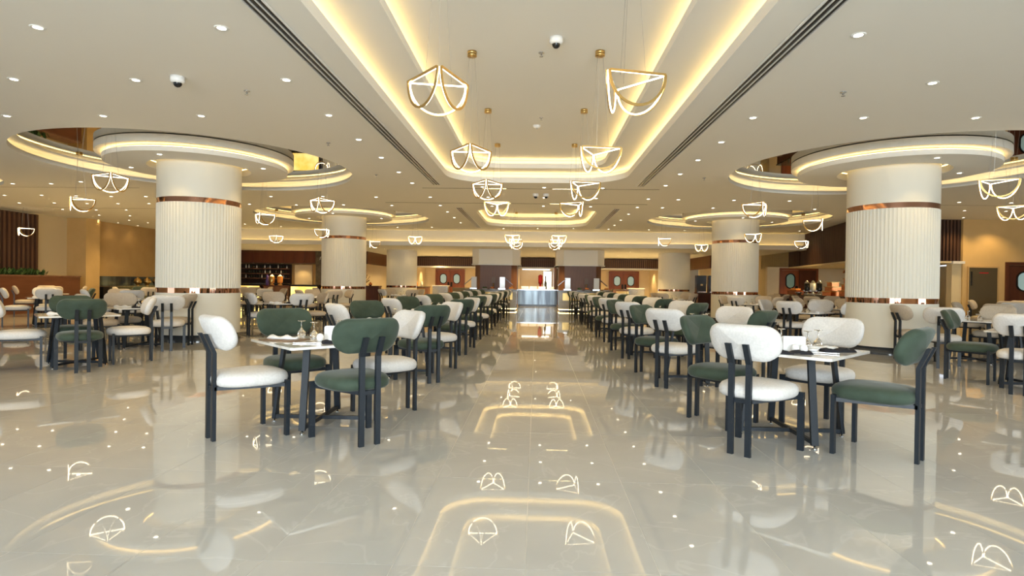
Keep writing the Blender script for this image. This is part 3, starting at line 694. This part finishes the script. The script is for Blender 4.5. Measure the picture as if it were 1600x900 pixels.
# ------------------------------------------------------------------ downlights
DL_MAIN=[(-4.53,5.09),(-2.85,5.12),(-5.99,6.42),(-4.58,6.45),(-2.84,6.45),(-7.45,7.88),(-6.05,7.87),(-4.65,7.86),(-2.85,7.82),(2.83,5.32),(4.29,6.56),(2.85,7.9),(4.28,7.89),(5.71,7.88),(-2.85,9.15),(-2.84,10.46),(-2.85,11.84),(-2.85,13.13),(-7.16,15.38),(-5.71,15.3),(-4.29,15.34),(-2.83,15.27),(-4.28,16.98),(-2.83,16.89),(-2.85,18.4),(-5.7,16.93),(-7.15,17.02),(-8.54,16.96),(-5.72,23.68),(-4.27,23.53),(-10.69,23.91),(-11.74,22.97),(-12.7,13.6),(-11.7,13.56),(-10.72,13.26),(-14.74,15.53),(-13.62,15.47),(-12.7,15.54),(-11.75,15.61),(-10.74,15.56),(-15.77,17.11),(-14.61,17.05),(-13.65,17.13),(-12.64,17.07),(-11.64,17.01),(-15.67,18.62),(-14.61,18.72),(-13.53,18.65),(-15.67,20.23),(-14.62,20.34),(-17.0,21.91),(-15.77,21.91),(-17.0,22.97),(-15.67,22.84),(-17.0,24.14),(0.15,13.62),(1.51,13.65),(1.52,15.27),(2.88,15.31),(2.87,13.24),(2.88,16.95),(3.6,16.97),(2.88,18.56),(2.89,20.31),(2.9,22.06),(4.5,23.7),(2.87,23.6),(-2.86,20.0),(-2.85,21.67),(-1.29,13.59),(-1.29,15.19),(-1.32,16.94),(0.17,16.84),(1.53,16.9),(-1.37,23.77),(0.02,23.63),(1.45,23.48),(0.17,15.22),(2.85,9.23),(2.85,10.54),(2.86,11.87),(3.67,15.38),(5.11,15.41),(6.55,15.45),(5.03,16.95),(7.93,17.04),(5.96,23.82),(10.4,23.58),(10.82,15.44),(12.14,15.48),(12.1,17.05),(13.24,18.7),(14.36,18.61),(13.28,17.11)]
DL_CANOPY=[(-6.72,10.09),(-8.1,11.29),(-5.44,11.34),(6.69,10.08),(7.97,11.38),(-8.06,20.3),(-5.42,20.09),(-6.65,18.71),(5.35,19.97),(6.57,18.92),(7.96,20.14)]
DL_LOW=[(-13.75,28.06),(-13.02,28.44),(-12.11,28.27),(-10.94,28.05),(-7.35,27.89),(-6.01,28.15),(-4.42,27.84),(-5.87,31.67),(-5.79,34.3),(-4.37,32.0),(-4.41,33.44),(-5.79,33.04),(4.42,30.64),(4.41,32.02),(4.47,28.19),(5.86,33.56),(5.95,32.37),(5.9,30.96),(4.4,33.54),(0.02,26.6),(-0.03,30.5),(7.75,28.14),(7.33,27.5)]
trim_me = MB().lathe([(.036, -.002), (.050, -.008), (.062, -.004), (.064, 0)], 20).mesh('downlight', M['white'])
lamp_me = MB().lathe([(.038, -.004), (0, -.004)], 20).mesh('lamp', M['lamp'])
def spot(p, power, size=115, blend=.7, col=(1, .68, .28)):
    l = spot.cache.get((power, size))
    if not l:
        l = bpy.data.lights.new('lamp_light', 'SPOT'); l.energy = power; l.spot_size = math.radians(size); l.spot_blend = blend
        l.color = col; l.shadow_soft_size = .04; spot.cache[(power, size)] = l
    o = bpy.data.objects.new('lamp_light', l); C.objects.link(o); o.parent = p; o.location = (0, 0, -.03); return o
spot.cache = {}
def downlight(x, y, z, label, group, power=SPOT_POWER):
    o = link('downlight', trim_me, None, (x, y, z)); tag(o, label, 'ceiling light', group)
    link('lamp', lamp_me, o); spot(o, power)
def rows(pts):
    R = []
    for p in sorted(pts, key=lambda p: p[1]):
        if R and p[1]-R[-1][-1][1] < .35: R[-1].append(p)
        else: R.append([p])
    return [sorted(q) for q in R]
zones = {'left half of the ceiling': [p for p in DL_MAIN if p[0] < -2], 'right half of the ceiling': [p for p in DL_MAIN if p[0] > 2], 'ceiling above the aisle': [p for p in DL_MAIN if abs(p[0]) <= 2]}
for zn, pts in zones.items():
    for i, row in enumerate(rows(pts)):
        for j, (x, y) in enumerate(row):
            downlight(x, y, HC, 'round downlight, %s from left in the %s row, %s' % (num[j], 'nearest' if i == 0 else num[i], zn), 'downlights of the '+zn, 6 if x < -16.9 else SPOT_POWER*(1.9 if abs(x) > 10 else 1))
ccount = {}
for x, y in DL_CANOPY:
    s = ('front' if y < 15 else 'second')+(' left' if x < 0 else ' right')
    downlight(x, y, HC-.04, 'round downlight in the canopy of the %s column, on its %s side' % (s, 'near' if abs(abs(x)-6.7) < .4 else ('left' if x < -6.7 or 0 < x < 6.7 else 'right')), 'downlights in the canopies', SPOT_POWER*.6)
for i, row in enumerate(rows(DL_LOW)):
    for j, (x, y) in enumerate(row):
        downlight(x, y, HL, 'tiny downlight in the lowered back ceiling, %s row, %s from the left' % ('nearest' if i == 0 else num[i], num[j]), 'downlights of the lowered ceiling', 8 if 5.5 < abs(x) < 8 and y < 29 else SPOT_POWER*8)
for k, (x, y, z) in enumerate(((-15.6, 31.3, 2.14), (-14.8, 31.3, 2.14), (-14.0, 31.3, 2.14), (-13.05, 31.5, 2.14))):
    downlight(x, y+.2, z, 'warm spotlight in the soffit above the bar, %s from the left' % num[k], 'soffit spots above the bar', 30 if k == 3 else 10)
for k, (x, y) in enumerate(((11.0, 21.0), (11.1, 22.4), (11.2, 23.6), (11.3, 24.6), (11.4, 25.6))):
    downlight(x, y, 2.06, 'warm spotlight in the soffit above the right buffet, %s from the right' % num[k], 'soffit spots above the right buffet', 55)
for x in (-6.9, -4.3, 4.2, 6.9, -.6, .6):
    s = 'left' if x < -1 else ('right' if x > 1 else 'middle'); q = 'left' if x in (-6.9, 4.2, -.6) else 'right'
    downlight(x, 36.6, 2.2, 'warm spotlight inside the back %s niche, %s one' % (s, q), 'soffit spots of the back niches', 95)
for x, y, s in ((-9.9, 33.6, 'left'), (10.0, 31.8, 'right')):  # spots added to brighten the pale walls behind the side counters
    downlight(x, y, HL, 'added spotlight brightening the pale wall behind the %s side counter' % s, None, 160)

# detectors, cameras, sprinklers
def dome(x, y, z, label, dark=True):
    t = thing('dome_camera', label, 'security camera', (x, y, z))
    MB().lathe([(0, 0), (.075, 0), (.075, -.05), (.06, -.07), (0, -.07)], 24).obj('housing', M['white'], t)
    MB().lathe([(.045, -.07), (.042, -.09), (.025, -.11), (0, -.118)], 20).obj('dome', M['black'], t)
dome(-4.03, 6.35, HC, 'white dome camera with black lens in the left ceiling')
dome(.18, 6.45, HC+.46, 'white dome camera in the large centre tray')
for x, nm in ((.21, 'right'), (-.05, 'left')): dome(x, 14.58, HC, 'small dark dome camera between the two trays, %s one of the pair' % nm)
t = thing('smoke_detector', 'round white smoke detector towards the far end of the large tray', 'smoke detector', (-.03, 10.0, HC+.46))
MB().lathe([(0, 0), (.065, 0), (.06, -.03), (.03, -.05), (0, -.05)], 24).obj('body', M['white'], t)
MB().lathe([(0, -.05), (.015, -.05), (.012, -.06), (0, -.06)], 12).obj('sensor', M['steel'], t)
for x, y, z, lab in ((-3.48, 6.82, HC, 'sprinkler head in the left ceiling right of the dome camera'), (3.49, 6.86, HC, 'sprinkler head in the right ceiling near the front'),
                     (.02, 6.86, HC+.46, 'sprinkler head beside the dome camera in the centre tray'), (.04, 9.52, HC+.46, 'sprinkler head near the smoke detector in the centre tray'),
                     (-3.42, 9.37, HC, 'sprinkler head in the left ceiling near the left front ring'), (-3.4, 12.14, HC, 'sprinkler head in the left ceiling beyond the front ring'), (3.45, 12.27, HC, 'sprinkler head in the right ceiling beyond the front ring')):
    t = thing('sprinkler', lab, 'sprinkler', (x, y, z))
    MB().lathe([(0, 0), (.035, 0), (.035, -.006), (.012, -.01), (.012, -.03), (0, -.03)], 16).obj('base', M['steel'], t)
    MB().lathe([(0, -.045), (.022, -.045), (.022, -.048), (0, -.048)], 12).obj('deflector', M['steel'], t)

# ------------------------------------------------------------------ pendants
def d_path(a, b, drop, off, inset=0):
    a = Vector(a); b = Vector(b); c = (a+b)/2; h = (b-a)/2; L = h.length; k = (L-inset)/L
    P = []
    for i in range(17):
        th = PI*i/16; P.append(c-h*k*math.cos(th)+Vector((0, 0, -(drop-inset)*math.sin(th)-inset*.6))+off)
    return P
def make_pendant():
    t = thing('pendant_light', 'x', 'pendant light')
    R = .285
    V3 = [Vector((R*math.cos(2*PI*k/3), R*math.sin(2*PI*k/3), 0)) for k in range(3)]
    for k in range(3):
        a, b = V3[k], V3[(k+1) % 3]
        sh = (b-a).normalized()*.022
        a = a+sh; b = b-sh
        inward = -((a+b)/2).normalized()
        P = d_path(a, b, .245, Vector()); fr = MB(); n = len(P)
        # flat gold band, section 20 mm x 16 mm
        v = []
        for i, p in enumerate(P):
            c = (a+b)/2; rd = (p-c); rd = rd.normalized() if rd.length > 1e-4 else Vector((0, 0, -1))
            for e, f in ((-.010, -.002), (.010, -.002), (.010, .008), (-.010, .008)): v.append(p+rd*e-inward*f)
        fr.add(v, [(i*4+q, (i+1)*4+q, (i+1)*4+(q+1) % 4, i*4+(q+1) % 4) for i in range(n-1) for q in range(4)])
        fr.bar(a-inward*.007, b-inward*.007, .014, .014)
        f = fr.obj('arc_frame', M['brass'], t)
        ld = MB(); Q = d_path(a, b, .245, inward*.006, .002); ld.tube(Q, .0062, 6); ld.tube([a+inward*.006-Vector((0, 0, .003)), b+inward*.006-Vector((0, 0, .003))], .0062, 6)
        ld.obj('led_strip', M['led_pendant'], f)
    return t
pend0 = make_pendant()
pend_used = [False]
def place_pendant(x, y, ztop, zc, rot, label, group):
    o = pend0 if not pend_used[0] else copy_tree(pend0)
    pend_used[0] = True
    o.location = (x, y, ztop); o.rotation_euler = (0, 0, rot); o['label'] = label; o['group'] = group
    d = zc-ztop
    MB().lathe([(0, d), (.055, d), (.055, d-.03), (0, d-.03)], 20).obj('ceiling_rose', M['brass'], o)
    w = MB()
    for k in range(3):
        a = 2*PI*k/3; w.bar((.12*math.cos(a), .12*math.sin(a), .0), (.035*math.cos(a), .035*math.sin(a), d-.03), .0016, .0016)
        w.bar((.12*math.cos(a), .12*math.sin(a), .0), (.142*math.cos(a+PI/3), .142*math.sin(a+PI/3), 0), .003, .003) if False else None
    w.obj('suspension_wires', M['wire'], o)
ZT = HC+.455
order = ('nearest', 'second', 'third', 'fourth')
dg = math.radians
for i, (y, ra, rb) in enumerate(((4.55, 41, 105), (6.81, 35, 97), (9.06, 32, 103), (11.30, 92, -55))):
    place_pendant(-.79, y, 2.80-(.03 if i else 0), ZT, dg(ra), 'gold and white glowing pendant in the left row of the large tray, %s one' % order[i], 'pendants under the large tray')
    place_pendant(.70, y, 2.80-(.03 if i else 0), ZT, dg(rb), 'gold and white glowing pendant in the right row of the large tray, %s one' % order[i], 'pendants under the large tray')
for i, y in enumerate((18.7, 20.35, 22.0)):
    place_pendant(-.79, y, 2.76, ZT, dg(90+25*i), 'small far pendant in the left row of the rear tray, %s one' % order[i], 'pendants under the rear tray')
    place_pendant(.70, y, 2.76, ZT, dg(90-20*i), 'small far pendant in the right row of the rear tray, %s one' % order[i], 'pendants under the rear tray')
for (x, y, rot, lab) in ((-6.6, 8.75, -90, 'in front of the front left column'), (-9.19, 11.32, 2, 'left of the front left column'), (-6.55, 13.7, 12, 'behind the front left column, above the tables'),
                         (-4.21, 11.2, -100, 'right of the front left column'), (-6.55, 17.6, 170, 'in front of the second left column'), (-9.24, 20.3, -90, 'left of the second left column, above the bar tables'),
                         (-6.4, 22.6, 0, 'behind the second left column'), (-4.23, 20.1, 90, 'right of the second left column'), (-16.68, 18.29, 5, 'at the far left, before the slatted screen'),
                         (6.65, 8.75, -15, 'in front of the front right column'), (8.98, 11.4, 90, 'right of the front right column, at the photo edge'), (4.18, 11.3, 172, 'left of the front right column'), (6.5, 13.9, 180, 'behind the front right column, before the slatted bulkhead'),
                         (6.46, 17.67, 80, 'in front of the second right column'), (9.0, 20.15, 170, 'right of the second right column, before the slatted bulkhead'), (4.21, 19.7, 0, 'left of the second right column'), (6.27, 22.5, 90, 'behind the second right column')):
    place_pendant(x, y, 2.79, HC+.235, dg(rot)+math.atan2(-x, y), 'glowing pendant '+lab, 'pendants around the columns')

# ------------------------------------------------------------------ dining chairs
def sup(u, n):  # superellipse unit point
    c, s = math.cos(u), math.sin(u)
    return (math.copysign(abs(c)**(2/n), c), math.copysign(abs(s)**(2/n), s))
def seat_mesh(m):
    N = 36; rings = [(.0, .405), (.72, .400), (.92, .403), (.985, .420), (1.0, .445), (.985, .468), (.93, .487), (.80, .502), (.5, .512), (0.0, .515)]
    v = []; f = []
    for s, z in rings:
        for k in range(N):
            u = 2*PI*k/N; cx, cy = sup(u, 3.0)
            x = .268*cx*s; y = .265*cy*s*(1-.06*(1-cx)) ; v.append((x+.012, y, z))
    n = len(rings)
    for i in range(n-1):
        for k in range(N): f.append((i*N+k, i*N+(k+1) % N, (i+1)*N+(k+1) % N, (i+1)*N+k))
    return MB().add(v, f, True).mesh('seat', m)
def rrp(t, a, b, rr):  # point at fraction t around a rounded rectangle
    P = rrect(-a, a, -b, b, rr, 9)
    return P[int(round(t*len(P))) % len(P)]
def back_mesh(m):
    N = 40; rings = [(0, 0), (.6, -.001), (.88, .003), (.975, .014), (1, .034), (.985, .055), (.93, .068), (.75, .076), (0, .080)]
    ax = Vector((-.40, 0, .917)); nx = Vector((.917, 0, .40)); c0 = Vector((-.285, 0, .783))
    v = []; f = []
    for s, d in rings:
        for k in range(N):
            cy, cz = rrp(k/N, .262, .136, .118); y = cy*s; z = cz*s
            p = c0+ax*z+nx*(d+.9*y*y*1.0); v.append((p.x, y, p.z))
    for i in range(len(rings)-1):
        for k in range(N): f.append((i*N+k, i*N+(k+1) % N, (i+1)*N+(k+1) % N, (i+1)*N+k))
    return MB().add(v, f, True).mesh('backrest', m)
post = MB()
def post_mesh(y):
    mb = MB(); P = [(-.262, 0), (-.262, .655), (-.325, .80)]; w, d = .020, .013
    v = []
    for x, z in P:
        v += [(x-d, y-w, z), (x+d, y-w, z), (x+d, y+w, z), (x-d, y+w, z)]
    f = [(3, 2, 1, 0), (8, 9, 10, 11)]
    for i in (0, 1):
        for q in range(4): f.append((i*4+q, i*4+(q+1) % 4, (i+1)*4+(q+1) % 4, (i+1)*4+q))
    return mb.add(v, f).mesh('rear_leg', M['frame'])
frame_mb = MB()
for s in (-1, 1): frame_mb.bar((-.25, s*.064, .388), (.215, s*.22, .392), .022, .028)
frame_mb.bar((.215, -.23, .392), (.215, .23, .392), .022, .028); frame_mb.bar((-.255, -.084, .388), (-.255, .084, .388), .018, .028)
frame_me = frame_mb.mesh('seat_frame', M['frame'])
rear_me = [post_mesh(-.064), post_mesh(.064)]
front_me = [MB().box(.203, .231, s*.238-.022, s*.238+.022, 0, .43).mesh('front_leg', M['frame']) for s in (-1, 1)]
chair_proto = {}
def make_chair(kind):
    m = M['fabric_'+kind]; t = thing('dining_chair', 'x', 'chair')
    link('seat', seat_mesh(m), t); link('backrest', back_mesh(m), t); link('seat_frame', frame_me, t)
    for r in rear_me: link('rear_leg', r, t)
    for r in front_me: link('front_leg', r, t)
    return [t, False]
def place_chair(xr, yr, heading, kind, label, group):
    # xr, yr: midpoint of the rear legs on the floor; heading in radians
    if kind not in chair_proto: chair_proto[kind] = make_chair(kind)
    pr = chair_proto[kind]; o = pr[0] if not pr[1] else copy_tree(pr[0]); pr[1] = True
    o.location = (xr+.262*math.cos(heading), yr+.262*math.sin(heading), 0); o.rotation_euler = (0, 0, heading)
    o['label'] = label; o['group'] = group
COLN = {'white': 'white', 'green': 'dark green', 'beige': 'beige'}

# ------------------------------------------------------------------ tables
def make_table():
    t = thing('dining_table', 'x', 'table')
    h = .44; c = .02
    P = [(-h+c, -h), (h-c, -h), (h, -h+c), (h, h-c), (h-c, h), (-h+c, h), (-h, h-c), (-h, -h+c)]
    MB().prism(P, .680, .700).obj('tabletop', M['marble_top'], t)
    fr = MB()
    for a in (PI/4, 3*PI/4):
        u = (math.cos(a), math.sin(a)); fr.bar((-.36*u[0], -.36*u[1], .665), (.36*u[0], .36*u[1], .665), .045, .028)
    fr.obj('top_frame', M['frame'], t)
    cb = MB()
    for a in (PI/4, 3*PI/4):
        u = (math.cos(a), math.sin(a)); cb.bar((-.395*u[0], -.395*u[1], .048), (.395*u[0], .395*u[1], .048), .026, .030)
    cb.obj('cross_bar', M['frame'], t)
    for k in range(4):
        a = PI/4+k*PI/2; u = Vector((math.cos(a), math.sin(a), 0)); s = Vector((-u.y, u.x, 0))
        lg = MB().bar(u*.405+Vector((0, 0, .03)), u*.325+Vector((0, 0, .665)), .052, .026, side=u).obj('leg', M['frame'], t)
        MB().lathe([(0, 0), (.018, 0), (.018, .008), (.008, .012), (.008, .03), (0, .03)], 12, tuple(u*.405)).obj('leveller', M['steel'], lg)
    return t
table0 = make_table(); table_used = [False]
glass_me = MB().lathe([(0, .148), (.033, .148), (.034, .145), (.006, .138), (.004, .130), (.004, .085), (.012, .074), (.034, .048), (.037, .028), (.030, .0), (.028, .0), (.035, .028), (.031, .047), (.008, .073), (0, .078)], 20).mesh('wine_glass', M['glass'])
glass_far = MB().lathe([(0, .148), (.033, .148), (.006, .138), (.004, .085), (.034, .048), (.037, .028), (.030, .0)], 10).mesh('wine_glass', M['glass'])
def glass(x, y, label, group, far=False):
    tag(link('wine_glass', glass_far if far else glass_me, None, (x, y, .7005)), label, 'wine glass', group)
def napkin_mesh(m, roll=True):
    # folded napkin: soft layered strip
    mb = MB(); N = 14; v = []; f = []
    prof = [(-.05, 0), (-.052, .012), (-.03, .026), (0, .030), (.028, .024), (.05, .012), (.05, 0)]
    for i in range(N+1):
        t = -.13+.26*i/N; s = 1-.25*abs(2*i/N-1)**3; wv = .004*math.sin(i*1.7)
        for y, z in prof: v.append((t, y*s+wv*.5, max(0, z*(.75+.35*math.sin(i*.9+y*30)))))
    k = len(prof)
    for i in range(N):
        for j in range(k-1): f.append((i*k+j, (i+1)*k+j, (i+1)*k+j+1, i*k+j+1))
    f += [tuple(range(k)), tuple(reversed(range(N*k, (N+1)*k)))]
    return mb.add(v, f, True).mesh('napkin', m)
nap_w, nap_b = napkin_mesh(M['napkin_white']), napkin_mesh(M['napkin_black'])
tray_me = MB().box(-.17, .17, -.11, .11, 0, .008).mesh('placemat', M['tray'])
def napkin(x, y, rot, me, label, group, z=.7005):
    o = link('napkin', me, None, (x, y, z)); o.rotation_euler = (0, 0, rot); tag(o, label, 'napkin', group)
def holder(x, y, rot, label):
    t = thing('napkin_holder', label, 'napkin holder', (x, y, .7005), rot)
    P = rrect(-.085, .085, 0, .12, .015, 4)
    k = len(P)
    for dy in (-.02, .012):
        MB().add([(a, dy, b) for a, b in P]+[(a, dy+.006, b) for a, b in P], [tuple(range(k)), tuple(reversed(range(k, 2*k)))]+[(i, k+i, k+(i+1) % k, (i+1) % k) for i in range(k)]).obj('panel', M['ceramic'], t)
    MB().box(-.085, .085, -.03, .03, 0, .006).obj('base', M['ceramic'], t)
shaker_me = MB().lathe([(0, 0), (.02, 0), (.028, .018), (.03, .038), (.022, .058), (.008, .066), (0, .067)], 16).mesh('salt_shaker', M['ceramic'])
def shaker(x, y, label, group):
    tag(link('salt_shaker', shaker_me, None, (x, y, .7005)), label, 'salt shaker', group)
def cutlery(x, y, rot, label):
    t = thing('cutlery_pair', label, 'cutlery', (x, y, .7005), rot)
    MB().bar((-.1, 0, .006), (.0, 0, .006), .008, .004).obj('handle', M['steel'], t)
    MB().add([(0, -.009, .005), (.11, -.004, .005), (.11, .006, .005), (0, .007, .005), (0, -.009, .008), (.11, -.004, .008), (.11, .006, .008), (0, .007, .008)],
             [(3, 2, 1, 0), (4, 5, 6, 7), (0, 1, 5, 4), (1, 2, 6, 5), (2, 3, 7, 6), (3, 0, 4, 7)]).obj('blade', M['steel'], t)

CORN = {'FL': (-.62, -.60), 'FR': (.60, -.65), 'BL': (-.62, .62), 'BR': (.64, .60)}
CNAME = {'FL': 'near left', 'FR': 'near right', 'BL': 'far left', 'BR': 'far right'}
def table_set(x, y, phrase, colours, rot=0, ware=1, group='tables', jit=.02, skip=()):
    global table0
    o = table0 if not table_used[0] else copy_tree(table0); table_used[0] = True
    o.location = (x, y, 0); o.rotation_euler = (0, 0, PI/4+rot)
    o['label'] = 'marble-topped square table, '+phrase; o['group'] = group
    for key, kind in zip(('FL', 'FR', 'BL', 'BR'), colours):
        if key in skip or not kind: continue
        dx, dy = CORN[key]; c, s = math.cos(rot), math.sin(rot)
        cx, cy = x+dx*c-dy*s+random.uniform(-jit, jit), y+dx*s+dy*c+random.uniform(-jit, jit)
        hd = math.atan2(y-cy, x-cx)+random.uniform(-.05, .05)
        place_chair(cx, cy, hd, kind, '%s chair, %s seat of the %s' % (COLN[kind], CNAME[key], phrase), 'chairs of the '+group)
    if ware:
        far = y > 10
        for q, (gx, gy) in enumerate(((-.06, .12), (.08, .04), (.17, .24))[:3 if y < 9 else 2]):
            glass(x+gx, y+gy, 'upturned wine glass on the %s, %s one' % (phrase, ('left', 'right', 'rear')[q]), 'upturned wine glasses', far)
        napkin(x-.28, y+.02, .3, nap_w, 'folded white napkin at the left of the '+phrase, 'white napkins')
        napkin(x+.21, y-.21, .75, nap_b if random.random() < .5 else nap_w, 'folded napkin at the right of the '+phrase, 'right-hand napkins')
ords = ('first', 'second', 'third', 'fourth', 'fifth', 'sixth', 'seventh', 'eighth')
random.seed(11)
for i in range(8):
    y = 4.87+2.70*i
    table_set(-1.81, y, '%s table left of the aisle' % ords[i], ('white', 'green', 'green', 'white'), 0, i > 0, 'left aisle tables', jit=0 if i == 0 else .03)
    table_set(2.08, y-.06, '%s table right of the aisle' % ords[i], ('white', 'green', 'green', 'white'), 0, i > 0, 'right aisle tables', jit=0 if i == 0 else .03)
# settings of the two nearest tables
X, Y = -1.81, 4.87
tag(link('placemat', tray_me, None, (X-.30, Y-.06, .7005)), 'dark wooden placemat under the white napkin on the nearest left table', 'placemat').rotation_euler = (0, 0, -.2)
napkin(X-.33, Y-.01, -.1, nap_w, 'white folded napkin on the dark placemat of the nearest left table', 'white napkins', .7090)
glass(X-.27, Y+.22, 'upturned wine glass on the nearest left table, left one', 'upturned wine glasses'); glass(X-.09, Y+.05, 'upturned wine glass on the nearest left table, middle one', 'upturned wine glasses'); glass(X+.02, Y+.35, 'upturned wine glass on the nearest left table, right one', 'upturned wine glasses')
holder(X+.10, Y+.03, .1, 'white napkin holder on the nearest left table behind the glasses')
shaker(X+.02, Y-.10, 'white salt shaker right of the middle glass on the nearest left table', 'salt shakers')
napkin(X+.22, Y-.22, .5, nap_b, 'black napkin behind the green chair on the nearest left table', 'black napkins')
cutlery(X-.02, Y-.3, .1, 'steel knife at the front corner of the nearest left table')
X, Y = 2.08, 4.81
holder(X-.06, Y-.16, -.05, 'square white napkin holder on the nearest right table')
shaker(X-.08, Y-.24, 'round white salt shaker before the napkin holder, left one', 'salt shakers'); shaker(X-.02, Y-.25, 'round white salt shaker before the napkin holder, right one', 'salt shakers')
glass(X+.02, Y+.27, 'upturned wine glass on the nearest right table, left one', 'upturned wine glasses'); glass(X+.15, Y+.06, 'upturned wine glass on the nearest right table, middle one', 'upturned wine glasses'); glass(X+.30, Y+.20, 'upturned wine glass on the nearest right table, right one', 'upturned wine glasses')
napkin(X+.27, Y+.05, .3, nap_w, 'crumpled white napkin in the middle of the nearest right table', 'white napkins')
napkin(X+.30, Y-.12, .1, nap_b, 'black napkin at the right corner of the nearest right table', 'black napkins')
napkin(X-.13, Y-.33, .1, nap_b, 'black napkin at the left edge of the nearest right table', 'black napkins')
tag(MB().lathe([(0, 0), (.03, 0), (.04, .02), (.036, .02), (0, .006)], 20).obj('butter_dish', M['ceramic'], loc=(X+.12, Y-.10, .7005)), 'small round white butter dish on the nearest right table', 'dish')
cutlery(X-.06, Y-.36, .3, 'steel knife at the front edge of the nearest right table'); cutlery(X+.12, Y-.26, -.5, 'steel knife beside the black napkin on the nearest right table')

def outer(x, y, phrase, cols, rot=0, ware=1): table_set(x, y, phrase, cols, rot, ware, 'outer tables', .03)
Wt, G, B = 'white', 'green', 'beige'
outer(-6.3, 7.75, 'near left corner table', (Wt, G, G, Wt))
outer(-7.0, 9.95, 'table before the front left column', (B, None, B, None), .15)
place_chair(-6.12, 9.42, math.atan2(.86, -.5), 'white', 'white chair, back to camera, before the front left column', 'chairs of the outer tables')
place_chair(-6.30, 10.38, math.radians(186), 'beige', 'beige chair side-on against the front left column', 'chairs of the outer tables')
outer(-5.6, 12.9, 'table right behind the front left column', (Wt, Wt, B, B))
outer(-6.6, 17.9, 'table before the second left column', (B, B, B, B))
outer(-5.2, 22.3, 'table right behind the second left column', (Wt, B, B, B))
outer(-12.2, 14.1, 'far left table under the slatted screen', (Wt, Wt, Wt, G))
outer(-9.9, 13.7, 'table left behind the front left column', (Wt, Wt, B, B))
outer(-12.6, 18.3, 'far left table before the ochre panel', (B, B, G, B))
outer(-15.2, 17.6, 'farthest left table by the planter', (B, B, B, B), 0, 0)
outer(-9.4, 19.3, 'table left of the second left column', (B, Wt, B, B))
outer(-11.6, 23.0, 'left table before the bar', (G, B, B, B), 0, 0)
outer(-8.4, 24.0, 'right table before the bar', (Wt, Wt, B, B), 0, 0)
outer(6.2, 7.5, 'near right corner table', (Wt, None, G, None))
outer(7.4, 10.1, 'table before the front right column', (None, None, None, B), -.15)
place_chair(6.2, 10.25, .0, 'beige', 'beige chair side-on before the front right column', 'chairs of the outer tables')
place_chair(6.2, 9.12, math.radians(60), 'white', 'white chair, back to camera, before the front right column', 'chairs of the outer tables')
outer(5.6, 12.4, 'table left behind the front right column', (Wt, Wt, Wt, Wt))
outer(7.4, 14.8, 'table behind the front right column', (Wt, B, B, B))
outer(9.9, 12.7, 'table right of the front right column', (B, B, B, Wt))
outer(9.0, 8.9, 'right edge table past the corner table', (Wt, None, Wt, Wt))
outer(12.6, 15.9, 'far right table near the grey door', (B, B, B, B))
outer(15.2, 17.0, 'far right table near the dark double door', (B, B, B, B))
outer(13.0, 12.6, 'right edge table before the double door', (Wt, B, B, B))
outer(6.3, 17.5, 'table before the second right column', (Wt, B, B, B))
outer(9.4, 19.6, 'table before the right buffet', (B, B, B, B))
outer(8.9, 23.2, 'far table beside the right buffet', (B, B, B, B), 0, 0)
outer(5.2, 22.2, 'table left behind the second right column', (B, B, B, B))
